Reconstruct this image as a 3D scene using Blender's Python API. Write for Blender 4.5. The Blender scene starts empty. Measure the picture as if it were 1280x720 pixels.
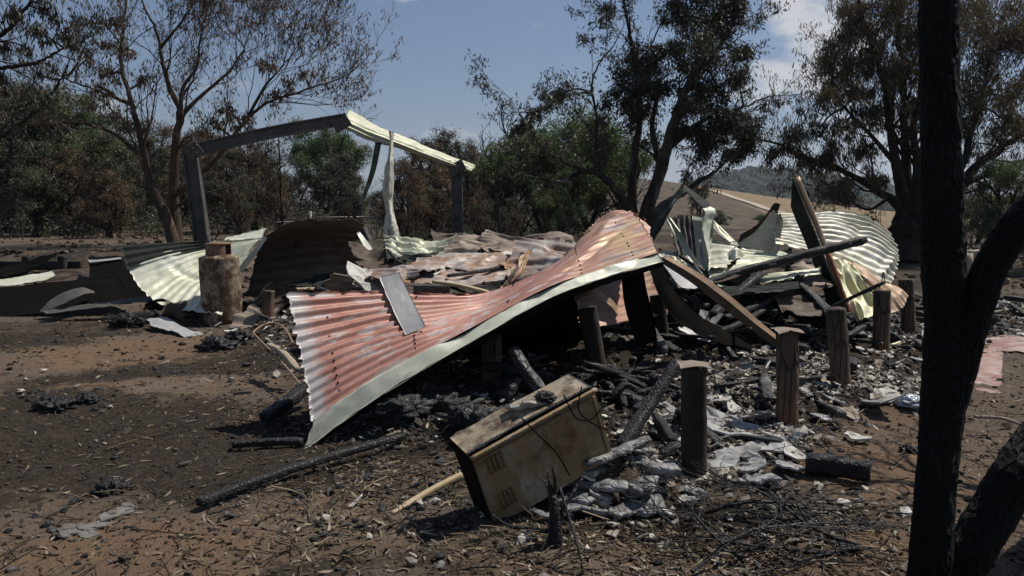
import bpy, math, random
import numpy as np

# ------------------------------------------------------------------ camera, sky, sun, exposure
scene = bpy.context.scene
COL = scene.collection
CAM_H, FPX, PITCH = 1.6, 995.6, math.atan(105 / 995.6)
cam = bpy.data.cameras.new('camera')
cam.sensor_width = 36.0
cam.lens = 36.0 * FPX / 1280.0
cam.clip_start, cam.clip_end = 0.05, 12000
cam_ob = bpy.data.objects.new('camera', cam)
cam_ob.location = (0, 0, CAM_H)
cam_ob.rotation_euler = (math.pi / 2 - PITCH, 0, 0)
COL.objects.link(cam_ob)
scene.camera = cam_ob

SUN_AZ, SUN_EL = math.radians(68), math.radians(58)      # azimuth clockwise from +Y
world = bpy.data.worlds.new('World')
scene.world = world
world.use_nodes = True
wn, wl = world.node_tree.nodes, world.node_tree.links
wn.clear()
w_out = wn.new('ShaderNodeOutputWorld'); w_bg = wn.new('ShaderNodeBackground')
sky = wn.new('ShaderNodeTexSky'); sky.sky_type = 'NISHITA'; sky.sun_disc = False
sky.sun_elevation, sky.sun_rotation = SUN_EL, SUN_AZ
sky.altitude, sky.air_density, sky.dust_density, sky.ozone_density = 300, 1.0, 0.2, 3.5
w_bg.inputs['Strength'].default_value = 0.072
wtc = wn.new('ShaderNodeTexCoord')
wmap = wn.new('ShaderNodeMapping'); wmap.inputs['Scale'].default_value = (1, 1, 1.9); wmap.inputs['Location'].default_value = (0.42, 0.1, 0.13)
wno = wn.new('ShaderNodeTexNoise'); wno.inputs['Scale'].default_value = 7.5; wno.inputs['Detail'].default_value = 9; wno.inputs['Roughness'].default_value = 0.55
wramp = wn.new('ShaderNodeValToRGB')
wramp.color_ramp.elements[0].position, wramp.color_ramp.elements[1].position = 0.61, 0.73
wmix = wn.new('ShaderNodeMixRGB'); wmix.inputs[2].default_value = (9.0, 8.8, 8.8, 1)
whaz = wn.new('ShaderNodeTexNoise'); whaz.inputs['Scale'].default_value = 1.7; whaz.inputs['Detail'].default_value = 5
wl.new(wtc.outputs['Generated'], wmap.inputs[0]); wl.new(wmap.outputs[0], wno.inputs['Vector'])
wsum = wno.outputs['Fac']
for az, el, wid, amt in ((19.6, 9.6, 5.5, .15), (21.5, 13, 5, .13), (18.0, 6.5, 6, .05), (24, 8, 6, .10), (60, 14, 14, .15), (-70, 20, 16, .15), (120, 18, 18, .15), (180, 25, 20, .15), (-130, 15, 15, .15), (40, 55, 14, .12)):
    wd = wn.new('ShaderNodeVectorMath'); wd.operation = 'DOT_PRODUCT'
    a_, e_ = math.radians(az), math.radians(el)
    wd.inputs[1].default_value = (math.sin(a_) * math.cos(e_), math.cos(a_) * math.cos(e_), math.sin(e_))
    wr = wn.new('ShaderNodeMapRange'); wr.interpolation_type = 'SMOOTHSTEP'
    wr.inputs[1].default_value, wr.inputs[2].default_value = math.cos(math.radians(wid)), 1.0
    wr.inputs[3].default_value, wr.inputs[4].default_value = 0.0, amt
    wa = wn.new('ShaderNodeMath'); wa.operation = 'ADD'
    wl.new(wtc.outputs['Generated'], wd.inputs[0]); wl.new(wd.outputs['Value'], wr.inputs[0]); wl.new(wr.outputs[0], wa.inputs[1]); wl.new(wsum, wa.inputs[0])
    wsum = wa.outputs[0]
wl.new(wsum, wramp.inputs[0])
wm = wn.new('ShaderNodeMath'); wm.operation = 'MULTIPLY'; wm.inputs[1].default_value = 0.8
wl.new(wramp.outputs[0], wm.inputs[0]); wl.new(wm.outputs[0], wmix.inputs[0])
whs = wn.new('ShaderNodeHueSaturation'); whs.inputs['Saturation'].default_value = 1.0
wsep = wn.new('ShaderNodeSeparateXYZ'); wl.new(wtc.outputs['Generated'], wsep.inputs[0])
whr = wn.new('ShaderNodeMapRange'); whr.inputs[1].default_value, whr.inputs[2].default_value = 0.0, 0.42
wl.new(wsep.outputs[2], whr.inputs[0])
wlow_tint = wn.new('ShaderNodeMixRGB'); wlow_tint.inputs[1].default_value = (.60, .62, .70, 1); wlow_tint.inputs[2].default_value = (1, 1, 1, 1)   # tint darkening the sky towards the horizon all round
wl.new(whr.outputs[0], wlow_tint.inputs[0])
wmul = wn.new('ShaderNodeMixRGB'); wmul.blend_type = 'MULTIPLY'; wmul.inputs[0].default_value = 1.0
wl.new(sky.outputs[0], wmul.inputs[1]); wl.new(wlow_tint.outputs[0], wmul.inputs[2]); wl.new(wmul.outputs[0], whs.inputs['Color']); wl.new(whs.outputs[0], wmix.inputs[1])
wl.new(wmix.outputs[0], w_bg.inputs['Color']); wl.new(w_bg.outputs[0], w_out.inputs['Surface'])

sun = bpy.data.lights.new('sun', 'SUN')
sun.energy, sun.angle, sun.color = 4.8, math.radians(0.53), (1.0, 0.95, 0.87)
sun_ob = bpy.data.objects.new('sun', sun)
sun_ob.rotation_euler = (math.pi / 2 - SUN_EL, 0, -SUN_AZ + math.pi)
sun_ob.location = (0, 0, 30)
COL.objects.link(sun_ob)
scene.view_settings.view_transform = 'Standard'
scene.view_settings.look = 'None'
scene.view_settings.gamma = 1.0
scene.view_settings.use_curve_mapping = False
scene.view_settings.exposure = 0.12
scene.cycles.max_bounces = 6
scene.cycles.transparent_max_bounces = 4

# ------------------------------------------------------------------ maths helpers
rng = np.random.default_rng(7)
FW = np.array([0, math.cos(PITCH), -math.sin(PITCH)])
UP = np.array([0, math.sin(PITCH), math.cos(PITCH)])


def P(px, py, d):
    """World point seen at photo pixel px, py lying d metres ahead of the viewer (world Y)."""
    r = FW * FPX + np.array([1.0, 0, 0]) * (px - 640) + UP * (360 - py)
    return np.array([0, 0, CAM_H]) + r * (d / r[1])


def G(px, py, z=0.0):
    r = FW * FPX + np.array([1.0, 0, 0]) * (px - 640) + UP * (360 - py)
    return np.array([0, 0, CAM_H]) + r * ((z - CAM_H) / r[2])


def _hash(ix, iy, iz, seed):
    h = (ix.astype(np.uint32) * np.uint32(374761393) + iy.astype(np.uint32) * np.uint32(668265263)
         + iz.astype(np.uint32) * np.uint32(2147483647) + np.uint32((seed * 974634777) & 0xffffffff))
    h = (h ^ (h >> np.uint32(13))) * np.uint32(1274126177)
    h = (h ^ (h >> np.uint32(15))) * np.uint32(2246822519)
    h ^= h >> np.uint32(16)
    return h.astype(np.float64) / 4294967295.0


def vnoise(p, seed=0):
    p = np.asarray(p, float); i = np.floor(p).astype(np.int64); f = p - i
    f = f * f * (3 - 2 * f); out = 0
    with np.errstate(over='ignore'):
        for dx in (0, 1):
            for dy in (0, 1):
                for dz in (0, 1):
                    w = (f[..., 0] if dx else 1 - f[..., 0]) * (f[..., 1] if dy else 1 - f[..., 1]) * (f[..., 2] if dz else 1 - f[..., 2])
                    out = out + w * _hash(i[..., 0] + dx, i[..., 1] + dy, i[..., 2] + dz, seed)
    return out * 2 - 1


def fbm(p, octv=4, seed=0, gain=0.5):
    p = np.asarray(p, float); a, t, o = 1.0, 0.0, 0.0
    for k in range(octv):
        o = o + a * vnoise(p * (2.03 ** k) + 17.3 * k, seed + k); t += a; a *= gain
    return o / t


def fbm2(x, y, s, octv=4, seed=0):
    return fbm(np.stack([np.asarray(x) * s, np.asarray(y) * s, np.zeros_like(np.asarray(x, float))], -1), octv, seed)


def sstep(a, b, x):
    t = np.clip((x - a) / (b - a), 0, 1)
    return t * t * (3 - 2 * t)


FOOT = np.array([(-0.15, 4.7), (0.3, 4.25), (1.3, 4.3), (3.3, 6.5), (5.6, 9.3), (8.2, 10.0), (9.5, 13.5), (-4.6, 13.0), (-3.2, 9.4), (-1.6, 6.6), (-0.9, 5.3)])


def poly_sd(x, y, poly):
    """Signed distance to a polygon, positive inside."""
    x = np.asarray(x, float); y = np.asarray(y, float)
    d = np.full(x.shape, 1e9); inside = np.zeros(x.shape, bool)
    n = len(poly)
    for i in range(n):
        (ax, ay), (bx, by) = poly[i], poly[(i + 1) % n]
        ex, ey = bx - ax, by - ay
        t = np.clip(((x - ax) * ex + (y - ay) * ey) / (ex * ex + ey * ey), 0, 1)
        d = np.minimum(d, np.hypot(x - ax - t * ex, y - ay - t * ey))
        c = ((ay > y) != (by > y))
        with np.errstate(divide='ignore', invalid='ignore'):
            inside ^= c & (x < (bx - ax) * (y - ay) / (by - ay + 1e-12) + ax)
    return np.where(inside, d, -d)


def foot_mask(x, y):
    return sstep(-0.25, 0.35, poly_sd(x, y, FOOT) + 0.25 * fbm2(x, y, 1.3, 3, 5))


def gz(x, y):
    x = np.asarray(x, float); y = np.asarray(y, float)
    near = 1 - sstep(14, 30, np.hypot(x, y))
    z = 0.55 * sstep(-6.3, -7.8, x - 0.0 * y) * sstep(16.2, 16.75, y + 0.12 * (x + 9)) * (1 - sstep(60, 120, y))
    z = z - 5.0 * sstep(45, 150, y) * sstep(-25, 10, x) - 2.0 * sstep(150, 300, y)
    z = z + near * (0.035 * fbm2(x, y, 0.7, 3, 1) + 0.016 * fbm2(x, y, 3.1, 3, 2) + 0.014 * fbm2(x, y, 11.0, 3, 3) + 0.012 * np.abs(fbm2(x, y, 24.0, 2, 13)))
    z = z + (1 - near) * 0.05 * fbm2(x, y, 0.5, 2, 4)
    m = foot_mask(x, y) * near
    pile = 0.34 * np.exp(-(((x - 2.2) / 1.15) ** 2 + ((y - 9.0) / .8) ** 2)) + 0.22 * np.exp(-(((x - 1.4) / .7) ** 2 + ((y - 7.6) / .6) ** 2)) + 0.30 * np.exp(-(((x + .6) / 1.6) ** 2 + ((y - 9.3) / .9) ** 2)) + 0.25 * np.exp(-(((x + 2.3) / .9) ** 2 + ((y - 10.4) / .7) ** 2))
    z = z + pile * near * (1 + .8 * fbm2(x, y, 2.4, 4, 15) + .4 * fbm2(x, y, 9.0, 3, 16))
    z = z + m * (0.03 + 0.20 * np.maximum(0, fbm2(x, y, 1.3, 3, 8)) + 0.05 * fbm2(x, y, 5.0, 3, 9) + 0.025 * fbm2(x, y, 16.0, 2, 10))
    z = z + 0.23 * np.exp(-(((x - 0.50) / 0.28) ** 2 + ((y - 4.22) / 0.19) ** 2))
    return z


def GS(px, py, up=0.0):
    """Point of the uneven ground seen at a photo pixel."""
    z = 0.0
    for _ in range(14):
        g = G(px, py, z); z = z * .5 + .5 * (g1(g[0], g[1]) + up)
    return G(px, py, z)


def g1(x, y):
    return float(gz(np.array([x]), np.array([y]))[0])


# ------------------------------------------------------------------ object helpers
def tag(o, label=None, cat=None, group=None, kind=None):
    if label: o['label'] = label
    if cat: o['category'] = cat
    if group: o['group'] = group
    if kind: o['kind'] = kind
    return o


def thing(name, label, cat, loc=(0, 0, 0), group=None):
    o = bpy.data.objects.new(name, None)
    o.empty_display_size = 0.2
    o.location = [float(v) for v in loc]
    COL.objects.link(o)
    return tag(o, label, cat, group)


class MB:
    """Collects triangles and quads; obj() links them as one mesh object."""
    def __init__(s):
        s.V, s.T, s.Q, s.n, s.tm, s.qm, s.tt, s.qt, s.UV = [], [], [], 0, [], [], [], [], []

    def add(s, V, F, mi=0, tint=0.5, uv=None):
        V = np.asarray(V, float)
        for f in (F if isinstance(F, (list, tuple)) else [F]):
            f = np.asarray(f)
            if f.size == 0: continue
            t = np.broadcast_to(np.asarray(tint, float), (len(f),)) if np.ndim(tint) == 0 else np.asarray(tint)
            m = np.full(len(f), mi)
            if f.shape[1] == 3: s.T.append(f + s.n); s.tm.append(m); s.tt.append(t)
            else: s.Q.append(f + s.n); s.qm.append(m); s.qt.append(t)
        s.V.append(V); s.UV.append(np.zeros((len(V), 2)) if uv is None else uv); s.n += len(V)
        return s

    def obj(s, name, mats, parent=None, smooth=True, loc=None, vattr=None):
        V = np.concatenate(s.V)
        T = np.concatenate(s.T) if s.T else np.zeros((0, 3), int)
        Q = np.concatenate(s.Q) if s.Q else np.zeros((0, 4), int)
        if parent is not None:
            off = np.array(parent.location)
            pp = parent.parent
            while pp is not None: off = off + np.array(pp.location); pp = pp.parent
        elif loc is not None: off = np.array(loc, float)
        else: off = np.array([V[:, 0].mean(), V[:, 1].mean(), V[:, 2].min()])
        me = bpy.data.meshes.new(name)
        V2 = (V - off).astype(np.float32)
        me.vertices.add(len(V2)); me.vertices.foreach_set('co', V2.ravel())
        li = np.concatenate([T.ravel(), Q.ravel()]).astype(np.int32)
        me.loops.add(len(li)); me.loops.foreach_set('vertex_index', li)
        nt, nq = len(T), len(Q)
        ls = np.concatenate([np.arange(nt) * 3, nt * 3 + np.arange(nq) * 4]).astype(np.int32)
        me.polygons.add(nt + nq); me.polygons.foreach_set('loop_start', ls)
        me.polygons.foreach_set('loop_total', np.concatenate([np.full(nt, 3), np.full(nq, 4)]).astype(np.int32))
        me.polygons.foreach_set('material_index', np.concatenate(s.tm + s.qm).astype(np.int32))
        me.polygons.foreach_set('use_smooth', np.full(nt + nq, smooth, dtype=bool))
        UV = np.concatenate(s.UV)
        me.uv_layers.new(name='UVMap').data.foreach_set('uv', UV[li].astype(np.float32).ravel())
        a = me.attributes.new('tint', 'FLOAT', 'FACE')
        a.data.foreach_set('value', np.concatenate(s.tt + s.qt).astype(np.float32))
        for k, v in (vattr or {}).items():
            me.attributes.new(k, 'FLOAT', 'POINT').data.foreach_set('value', np.asarray(v, np.float32))
        for m in (mats if isinstance(mats, (list, tuple)) else [mats]): me.materials.append(m)
        me.update(calc_edges=True); me.validate()
        o = bpy.data.objects.new(name, me)
        if parent is not None: o.parent = parent
        else: o.location = off
        COL.objects.link(o)
        return o


def copy_tree(src, parent=None):
    c = src.copy(); COL.objects.link(c)
    if parent is not None: c.parent = parent
    for ch in list(src.children): copy_tree(ch, c)
    return c


# ------------------------------------------------------------------ shapes
def frame(d):
    d = d / (np.linalg.norm(d) + 1e-12)
    a = np.array([0, 0, 1.0]) if abs(d[2]) < 0.9 else np.array([1.0, 0, 0])
    s = np.cross(d, a); s /= np.linalg.norm(s)
    return d, s, np.cross(s, d)


def crom(A, t, axis):
    """Catmull-Rom through the control values along an axis, at parameters t in 0..1."""
    A = np.moveaxis(np.asarray(A, float), axis, 0); n = len(A)
    if n == 2: k = np.zeros(len(t), int); f = t
    else: x = t * (n - 1); k = np.clip(np.floor(x).astype(int), 0, n - 2); f = x - k
    pre = np.concatenate([[2 * A[0] - A[1]], A, [2 * A[-1] - A[-2]]])
    p0, p1, p2, p3 = pre[k], pre[k + 1], pre[k + 2], pre[k + 3]
    f = f.reshape((-1,) + (1,) * (A.ndim - 1))
    r = 0.5 * (2 * p1 + (p2 - p0) * f + (2 * p0 - 5 * p1 + 4 * p2 - p3) * f ** 2 + (3 * p1 - p0 - 3 * p2 + p3) * f ** 3)
    return np.moveaxis(r, 0, axis)


def tube(pts, rad, n=8, rough=0.0, rs=8.0, seed=0, cap=True):
    pts = np.asarray(pts, float); rad = np.broadcast_to(np.asarray(rad, float), (len(pts),)); m = len(pts)
    tan = np.gradient(pts, axis=0)
    tan /= np.linalg.norm(tan, axis=1, keepdims=True) + 1e-12
    _, s, u = frame(tan[0]); S = []
    for t in tan:
        s = s - t * (s @ t); s /= np.linalg.norm(s) + 1e-12; S.append(s)
    S = np.array(S); U = np.cross(S, tan)
    a = np.arange(n) * 2 * math.pi / n
    ring = np.cos(a)[None, :, None] * S[:, None] + np.sin(a)[None, :, None] * U[:, None]
    V = pts[:, None] + ring * rad[:, None, None]
    if rough: V = V + ring * (rad[:, None] * rough * fbm(V * rs, 3, seed))[..., None]
    i, j = np.meshgrid(np.arange(m - 1), np.arange(n), indexing='ij'); j2 = (j + 1) % n
    Q = np.stack([i * n + j, i * n + j2, (i + 1) * n + j2, (i + 1) * n + j], -1).reshape(-1, 4)
    L = np.concatenate([[0], np.cumsum(np.linalg.norm(np.diff(pts, axis=0), axis=1))])
    uv = np.stack(np.meshgrid(L, a, indexing='ij'), -1).reshape(-1, 2)
    V = V.reshape(-1, 3)
    if cap:
        V = np.concatenate([V, [pts[0], pts[-1]]]); uv = np.concatenate([uv, [[0, 0], [L[-1], 0]]])
        k = np.arange(n); k2 = (k + 1) % n
        T = np.concatenate([np.stack([np.full(n, m * n), k2, k], 1), np.stack([np.full(n, m * n + 1), (m - 1) * n + k, (m - 1) * n + k2], 1)])
        return V, [Q, T], uv
    return V, [Q], uv


def beam(pts, w, h, up=(0, 0, 1), rough=0.0, rs=9.0, seed=0, seg=10, ch=0.12, end=0.0, twist=0.0):
    """Sawn timber or steel flat along a path: chamfered rectangle swept, faces roughened."""
    pts = np.asarray(pts, float); t = np.linspace(0, 1, seg + 1); C = crom(pts, t, 0); m = len(C)
    tan = np.gradient(C, axis=0); tan /= np.linalg.norm(tan, axis=1, keepdims=True)
    up = np.asarray(up, float); S = np.cross(tan, up); S /= np.linalg.norm(S, axis=1, keepdims=True) + 1e-9
    U = np.cross(S, tan)
    if twist:
        a = (t * twist)[:, None]; S, U = S * np.cos(a) + U * np.sin(a), U * np.cos(a) - S * np.sin(a)
    c = ch * min(w, h)
    x, y = w / 2, h / 2
    prof = []
    for (ax, ay), (bx, by) in (((x - c, -y), (x, -y + c)), ((x, y - c), (x - c, y)), ((-x + c, y), (-x, y - c)), ((-x, -y + c), (-x + c, -y))):
        prof += [(ax, ay), (bx, by)]
    full = []
    for k in range(8):
        a, b = prof[k], prof[(k + 1) % 8]
        full.append(a)
        if k % 2 == 1:
            full += [(a[0] * .67 + b[0] * .33, a[1] * .67 + b[1] * .33), (a[0] * .33 + b[0] * .67, a[1] * .33 + b[1] * .67)]
    prof = np.array(full); n = len(prof)
    sc = np.ones(m)
    if end: sc[0] -= end * .6; sc[-1] -= end; sc[-2] -= end * .3
    V = C[:, None] + S[:, None] * prof[None, :, 0:1] * sc[:, None, None] + U[:, None] * prof[None, :, 1:2] * sc[:, None, None]
    if rough:
        dirv = V - C[:, None]
        V = V + dirv * (rough * fbm(V * rs, 3, seed) * 1.6)[..., None]
        V[[0, -1]] += (tan[[0, -1]] * np.array([[-1], [1]]))[:, None] * (rough * w * .8 * vnoise(V[[0, -1]] * 25, seed))[..., None]
    i, j = np.meshgrid(np.arange(m - 1), np.arange(n), indexing='ij'); j2 = (j + 1) % n
    Q = np.stack([i * n + j, i * n + j2, (i + 1) * n + j2, (i + 1) * n + j], -1).reshape(-1, 4)
    V = np.concatenate([V.reshape(-1, 3), [V[0].mean(0), V[-1].mean(0)]])
    k = np.arange(n); k2 = (k + 1) % n
    T = np.concatenate([np.stack([np.full(n, m * n), k2, k], 1), np.stack([np.full(n, m * n + 1), (m - 1) * n + k, (m - 1) * n + k2], 1)])
    L = np.linalg.norm(np.diff(pts, axis=0), axis=1).sum()
    uv = np.stack(np.meshgrid(t * L, np.linspace(0, 2 * (w + h), n), indexing='ij'), -1).reshape(-1, 2)
    uv = np.concatenate([uv, [[0, 0], [L, 0]]])
    return V, [Q, T], uv


def sheet_geo(rows, ribs=0, amp=.009, nv=36, nu=None, thick=.003, crumple=0.0, cs=5.0, jag=0.0, seed=0, flip=False, world_pts=False, bite=0.0, fold=0.0, fs=14.0, dents=(), flat=0.0):
    C = np.array([[c if world_pts else P(*c) for c in r] for r in rows], float)
    nu = nu or max(int(ribs * 8), 18)
    u, v = np.linspace(0, 1, nu), np.linspace(0, 1, nv)
    S = crom(crom(C, u, 0), v, 1)
    if jag:
        e0, e1 = S[:, 0] - S[:, 1], S[:, -1] - S[:, -2]
        k = jag * vnoise(np.stack([u * nu * .35, u * 0, u * 0 + 1], -1), seed + 3); k2 = jag * vnoise(np.stack([u * nu * .3, u * 0, u * 0 + 4], -1), seed + 4)
        S[:, 0] += e0 * k[:, None]; S[:, -1] += e1 * k2[:, None]
        e0, e1 = S[0] - S[1], S[-1] - S[-2]
        k = jag * 2 * vnoise(np.stack([v * nv * .3, v * 0, v * 0 + 1], -1), seed + 5)
        S[0] += e0 * k[:, None]; S[-1] += e1 * np.roll(k, 9)[:, None]
    du, dv = np.gradient(S, axis=0), np.gradient(S, axis=1)
    N = np.cross(du, dv); N /= np.linalg.norm(N, axis=2, keepdims=True) + 1e-12
    if (N.mean((0, 1)) @ np.array([0, -.45, 1.0]) < 0) != flip: N = -N; sgn = -1
    else: sgn = 1
    Lv = np.concatenate([[0], np.cumsum(np.linalg.norm(np.diff(S, axis=1), axis=2).mean(0))])
    Lu = np.concatenate([[0], np.cumsum(np.linalg.norm(np.diff(S, axis=0), axis=2).mean(1))])
    D = np.zeros(S.shape[:2])
    if ribs: D = D + amp * np.sin(2 * math.pi * ribs * u)[:, None] * (1 - flat * sstep(.42, .72, v))[None] * (1 - .25 * np.abs(fbm(S * 2.0, 2, seed + 9)))
    if crumple: D = D + crumple * fbm(S * cs, 4, seed) + crumple * .22 * (1 - 2 * np.abs(fbm(S * cs * 2.2 + 9.1, 3, seed + 77))) * sstep(-.3, .3, fbm(S * cs * .6, 2, seed + 78))
    for (ua, va, ub, vb, dep, wid) in dents:
        q = np.stack(np.meshgrid(u, v, indexing='ij'), -1); ab = np.array([ub - ua, vb - va]); tt_ = np.clip(((q - [ua, va]) @ ab) / (ab @ ab), 0, 1)
        dd_ = np.linalg.norm(q - np.array([ua, va]) - tt_[..., None] * ab, axis=-1); D = D + dep * np.maximum(0, 1 - dd_ / wid) * np.sin(math.pi * np.clip(tt_, .05, .95))
    if fold:
        q = np.stack([np.broadcast_to(u[:, None] * fs, D.shape), np.broadcast_to(v[None] * 2.2, D.shape), np.zeros(D.shape)], -1)
        D = D + fold * (1 - 2 * np.abs(vnoise(q, seed + 31)))
    top = S + N * D[..., None]; bot = top - N * thick
    i, j = np.meshgrid(np.arange(nu - 1), np.arange(nv - 1), indexing='ij')
    q = np.stack([i * nv + j, (i + 1) * nv + j, (i + 1) * nv + j + 1, i * nv + j + 1], -1).reshape(-1, 4)
    if sgn < 0: q = q[:, ::-1]
    if bite:
        cen = S.reshape(-1, 3)[q].mean(1)
        q = q[fbm(cen * 3.3, 3, seed + 50) < bite]
    n = nu * nv
    b = np.concatenate([np.arange(nv), np.arange(1, nu) * nv + nv - 1, (nu - 1) * nv + np.arange(nv - 1)[::-1], np.arange(1, nu - 1)[::-1] * nv])
    b2 = np.roll(b, -1)
    rim = np.stack([b, b2, b2 + n, b + n], 1)
    if sgn > 0: rim = rim[:, ::-1]
    V = np.concatenate([top.reshape(-1, 3), bot.reshape(-1, 3)])
    uv = np.stack(np.meshgrid(Lu, Lv, indexing='ij'), -1).reshape(-1, 2); uv = np.concatenate([uv, uv])
    return V, q, q[:, ::-1] + n, rim, uv, top, N


def add_sheet(mb, rows, **k):
    V, q, qb, rim, uv, top, N = sheet_geo(rows, **k)
    mb.add(V, q, 0, .5, uv)
    n0 = mb.n - len(V)
    mb.Q += [qb + n0, rim + n0]; mb.qm += [np.ones(len(qb), int), np.zeros(len(rim), int)]; mb.qt += [np.full(len(qb), .5), np.full(len(rim), .5)]
    return top, N


def sheet(name, rows, mats, parent=None, label=None, cat=None, group=None, **k):
    mb = MB(); add_sheet(mb, rows, **k)
    return tag(mb.obj(name, mats, parent), label, cat, group)


ICO = None
def ico():
    global ICO
    if ICO is None:
        t = (1 + 5 ** .5) / 2
        v = np.array([(-1, t, 0), (1, t, 0), (-1, -t, 0), (1, -t, 0), (0, -1, t), (0, 1, t), (0, -1, -t), (0, 1, -t), (t, 0, -1), (t, 0, 1), (-t, 0, -1), (-t, 0, 1)]) / math.sqrt(1 + t * t)
        f = np.array([(0, 11, 5), (0, 5, 1), (0, 1, 7), (0, 7, 10), (0, 10, 11), (1, 5, 9), (5, 11, 4), (11, 10, 2), (10, 7, 6), (7, 1, 8), (3, 9, 4), (3, 4, 2), (3, 2, 6), (3, 6, 8), (3, 8, 9), (4, 9, 5), (2, 4, 11), (6, 2, 10), (8, 6, 7), (9, 8, 1)])
        ICO = (v, f)
    return ICO


def rand_rot(n, r):
    q = r.normal(size=(n, 4)); q /= np.linalg.norm(q, axis=1, keepdims=True)
    w, x, y, z = q.T
    return np.stack([np.stack([1 - 2 * (y * y + z * z), 2 * (x * y - z * w), 2 * (x * z + y * w)], -1),
                     np.stack([2 * (x * y + z * w), 1 - 2 * (x * x + z * z), 2 * (y * z - x * w)], -1),
                     np.stack([2 * (x * z - y * w), 2 * (y * z + x * w), 1 - 2 * (x * x + y * y)], -1)], -2)


def yaw_rot(n, r, tilt=.3):
    a = r.uniform(0, 2 * math.pi, n); z = np.zeros(n); o = np.ones(n)
    Rz = np.stack([np.stack([np.cos(a), -np.sin(a), z], -1), np.stack([np.sin(a), np.cos(a), z], -1), np.stack([z, z, o], -1)], -2)
    b = r.normal(0, tilt, n); Rx = np.stack([np.stack([o, z, z], -1), np.stack([z, np.cos(b), -np.sin(b)], -1), np.stack([z, np.sin(b), np.cos(b)], -1)], -2)
    c = r.normal(0, tilt, n); Ry = np.stack([np.stack([np.cos(c), z, np.sin(c)], -1), np.stack([z, o, z], -1), np.stack([-np.sin(c), z, np.cos(c)], -1)], -2)
    return Rz @ Rx @ Ry


def chunks(mb, pos, size, aniso, r, rot=None, tint=None):
    v, f = ico(); n = len(pos)
    W = v[None] * (1 + r.uniform(-.35, .3, (n, 12, 1))) * (size[:, None] * aniso)[:, None]
    R = rand_rot(n, r) if rot is None else rot
    W = np.einsum('nij,nkj->nki', R, W) + pos[:, None]
    F = (f[None] + (np.arange(n) * 12)[:, None, None]).reshape(-1, 3)
    t = r.random(n) if tint is None else tint
    mb.add(W.reshape(-1, 3), F, 0, np.repeat(t, 20))


def lump(center, rx, ry, rz, seed, sub=14, rough=.25, rs=3.0):
    th = np.linspace(0, math.pi, sub); ph = np.arange(sub * 2) * math.pi / sub
    d = np.stack([np.sin(th)[:, None] * np.cos(ph), np.sin(th)[:, None] * np.sin(ph), np.broadcast_to(np.cos(th)[:, None], (sub, sub * 2))], -1)
    k = 1 + rough * fbm(d * rs + seed * 3.1, 4, seed) * 1.8
    V = (d * k[..., None] * np.array([rx, ry, rz]) + np.asarray(center)).reshape(-1, 3)
    n = sub * 2; i, j = np.meshgrid(np.arange(sub - 1), np.arange(n), indexing='ij')
    return V, np.stack([i * n + j, (i + 1) * n + j, (i + 1) * n + (j + 1) % n, i * n + (j + 1) % n], -1).reshape(-1, 4)


def frag(r, c, size, thick, R, bend=.04, n=None):
    """A broken flat fragment: jagged outline with real thickness."""
    n = n or int(r.integers(11, 17)); a = np.sort(r.uniform(0, 2 * math.pi, n)) * .4 + np.arange(n) * 1.2 * math.pi / n
    rad = size * (.82 + .33 * np.sin(2 * a + r.uniform(0, 6)) * r.uniform(.2, 1) + .22 * np.sin(3 * a + r.uniform(0, 6)) * r.uniform(0, 1)) * r.uniform(.78, 1.12, n)
    o = np.stack([np.cos(a) * rad, np.sin(a) * rad * .7], 1)
    mid = o * .5 * r.uniform(.8, 1.2, (n, 1)); zr, zm = r.normal(0, .035, n) * size, r.normal(0, .05, n) * size
    def lay(z): return np.concatenate([np.c_[o, z + zr + bend * (o ** 2).sum(1) / size], np.c_[mid, z + zm + bend * (mid ** 2).sum(1) / size], [[0, 0, z]]])
    V = np.concatenate([lay(thick), lay(0)]) @ np.asarray(R).T + np.asarray(c)
    k = np.arange(n); k2 = (k + 1) % n; m = 2 * n + 1
    Q = np.concatenate([np.stack([k, k2, n + k2, n + k], 1), np.stack([m + k2, m + k, m + n + k, m + n + k2], 1), np.stack([k2, k, m + k, m + k2], 1)])
    T = np.concatenate([np.stack([n + k, n + k2, np.full(n, 2 * n)], 1), np.stack([m + n + k2, m + n + k, np.full(n, m + 2 * n)], 1)])
    return V, [Q, T]


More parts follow.
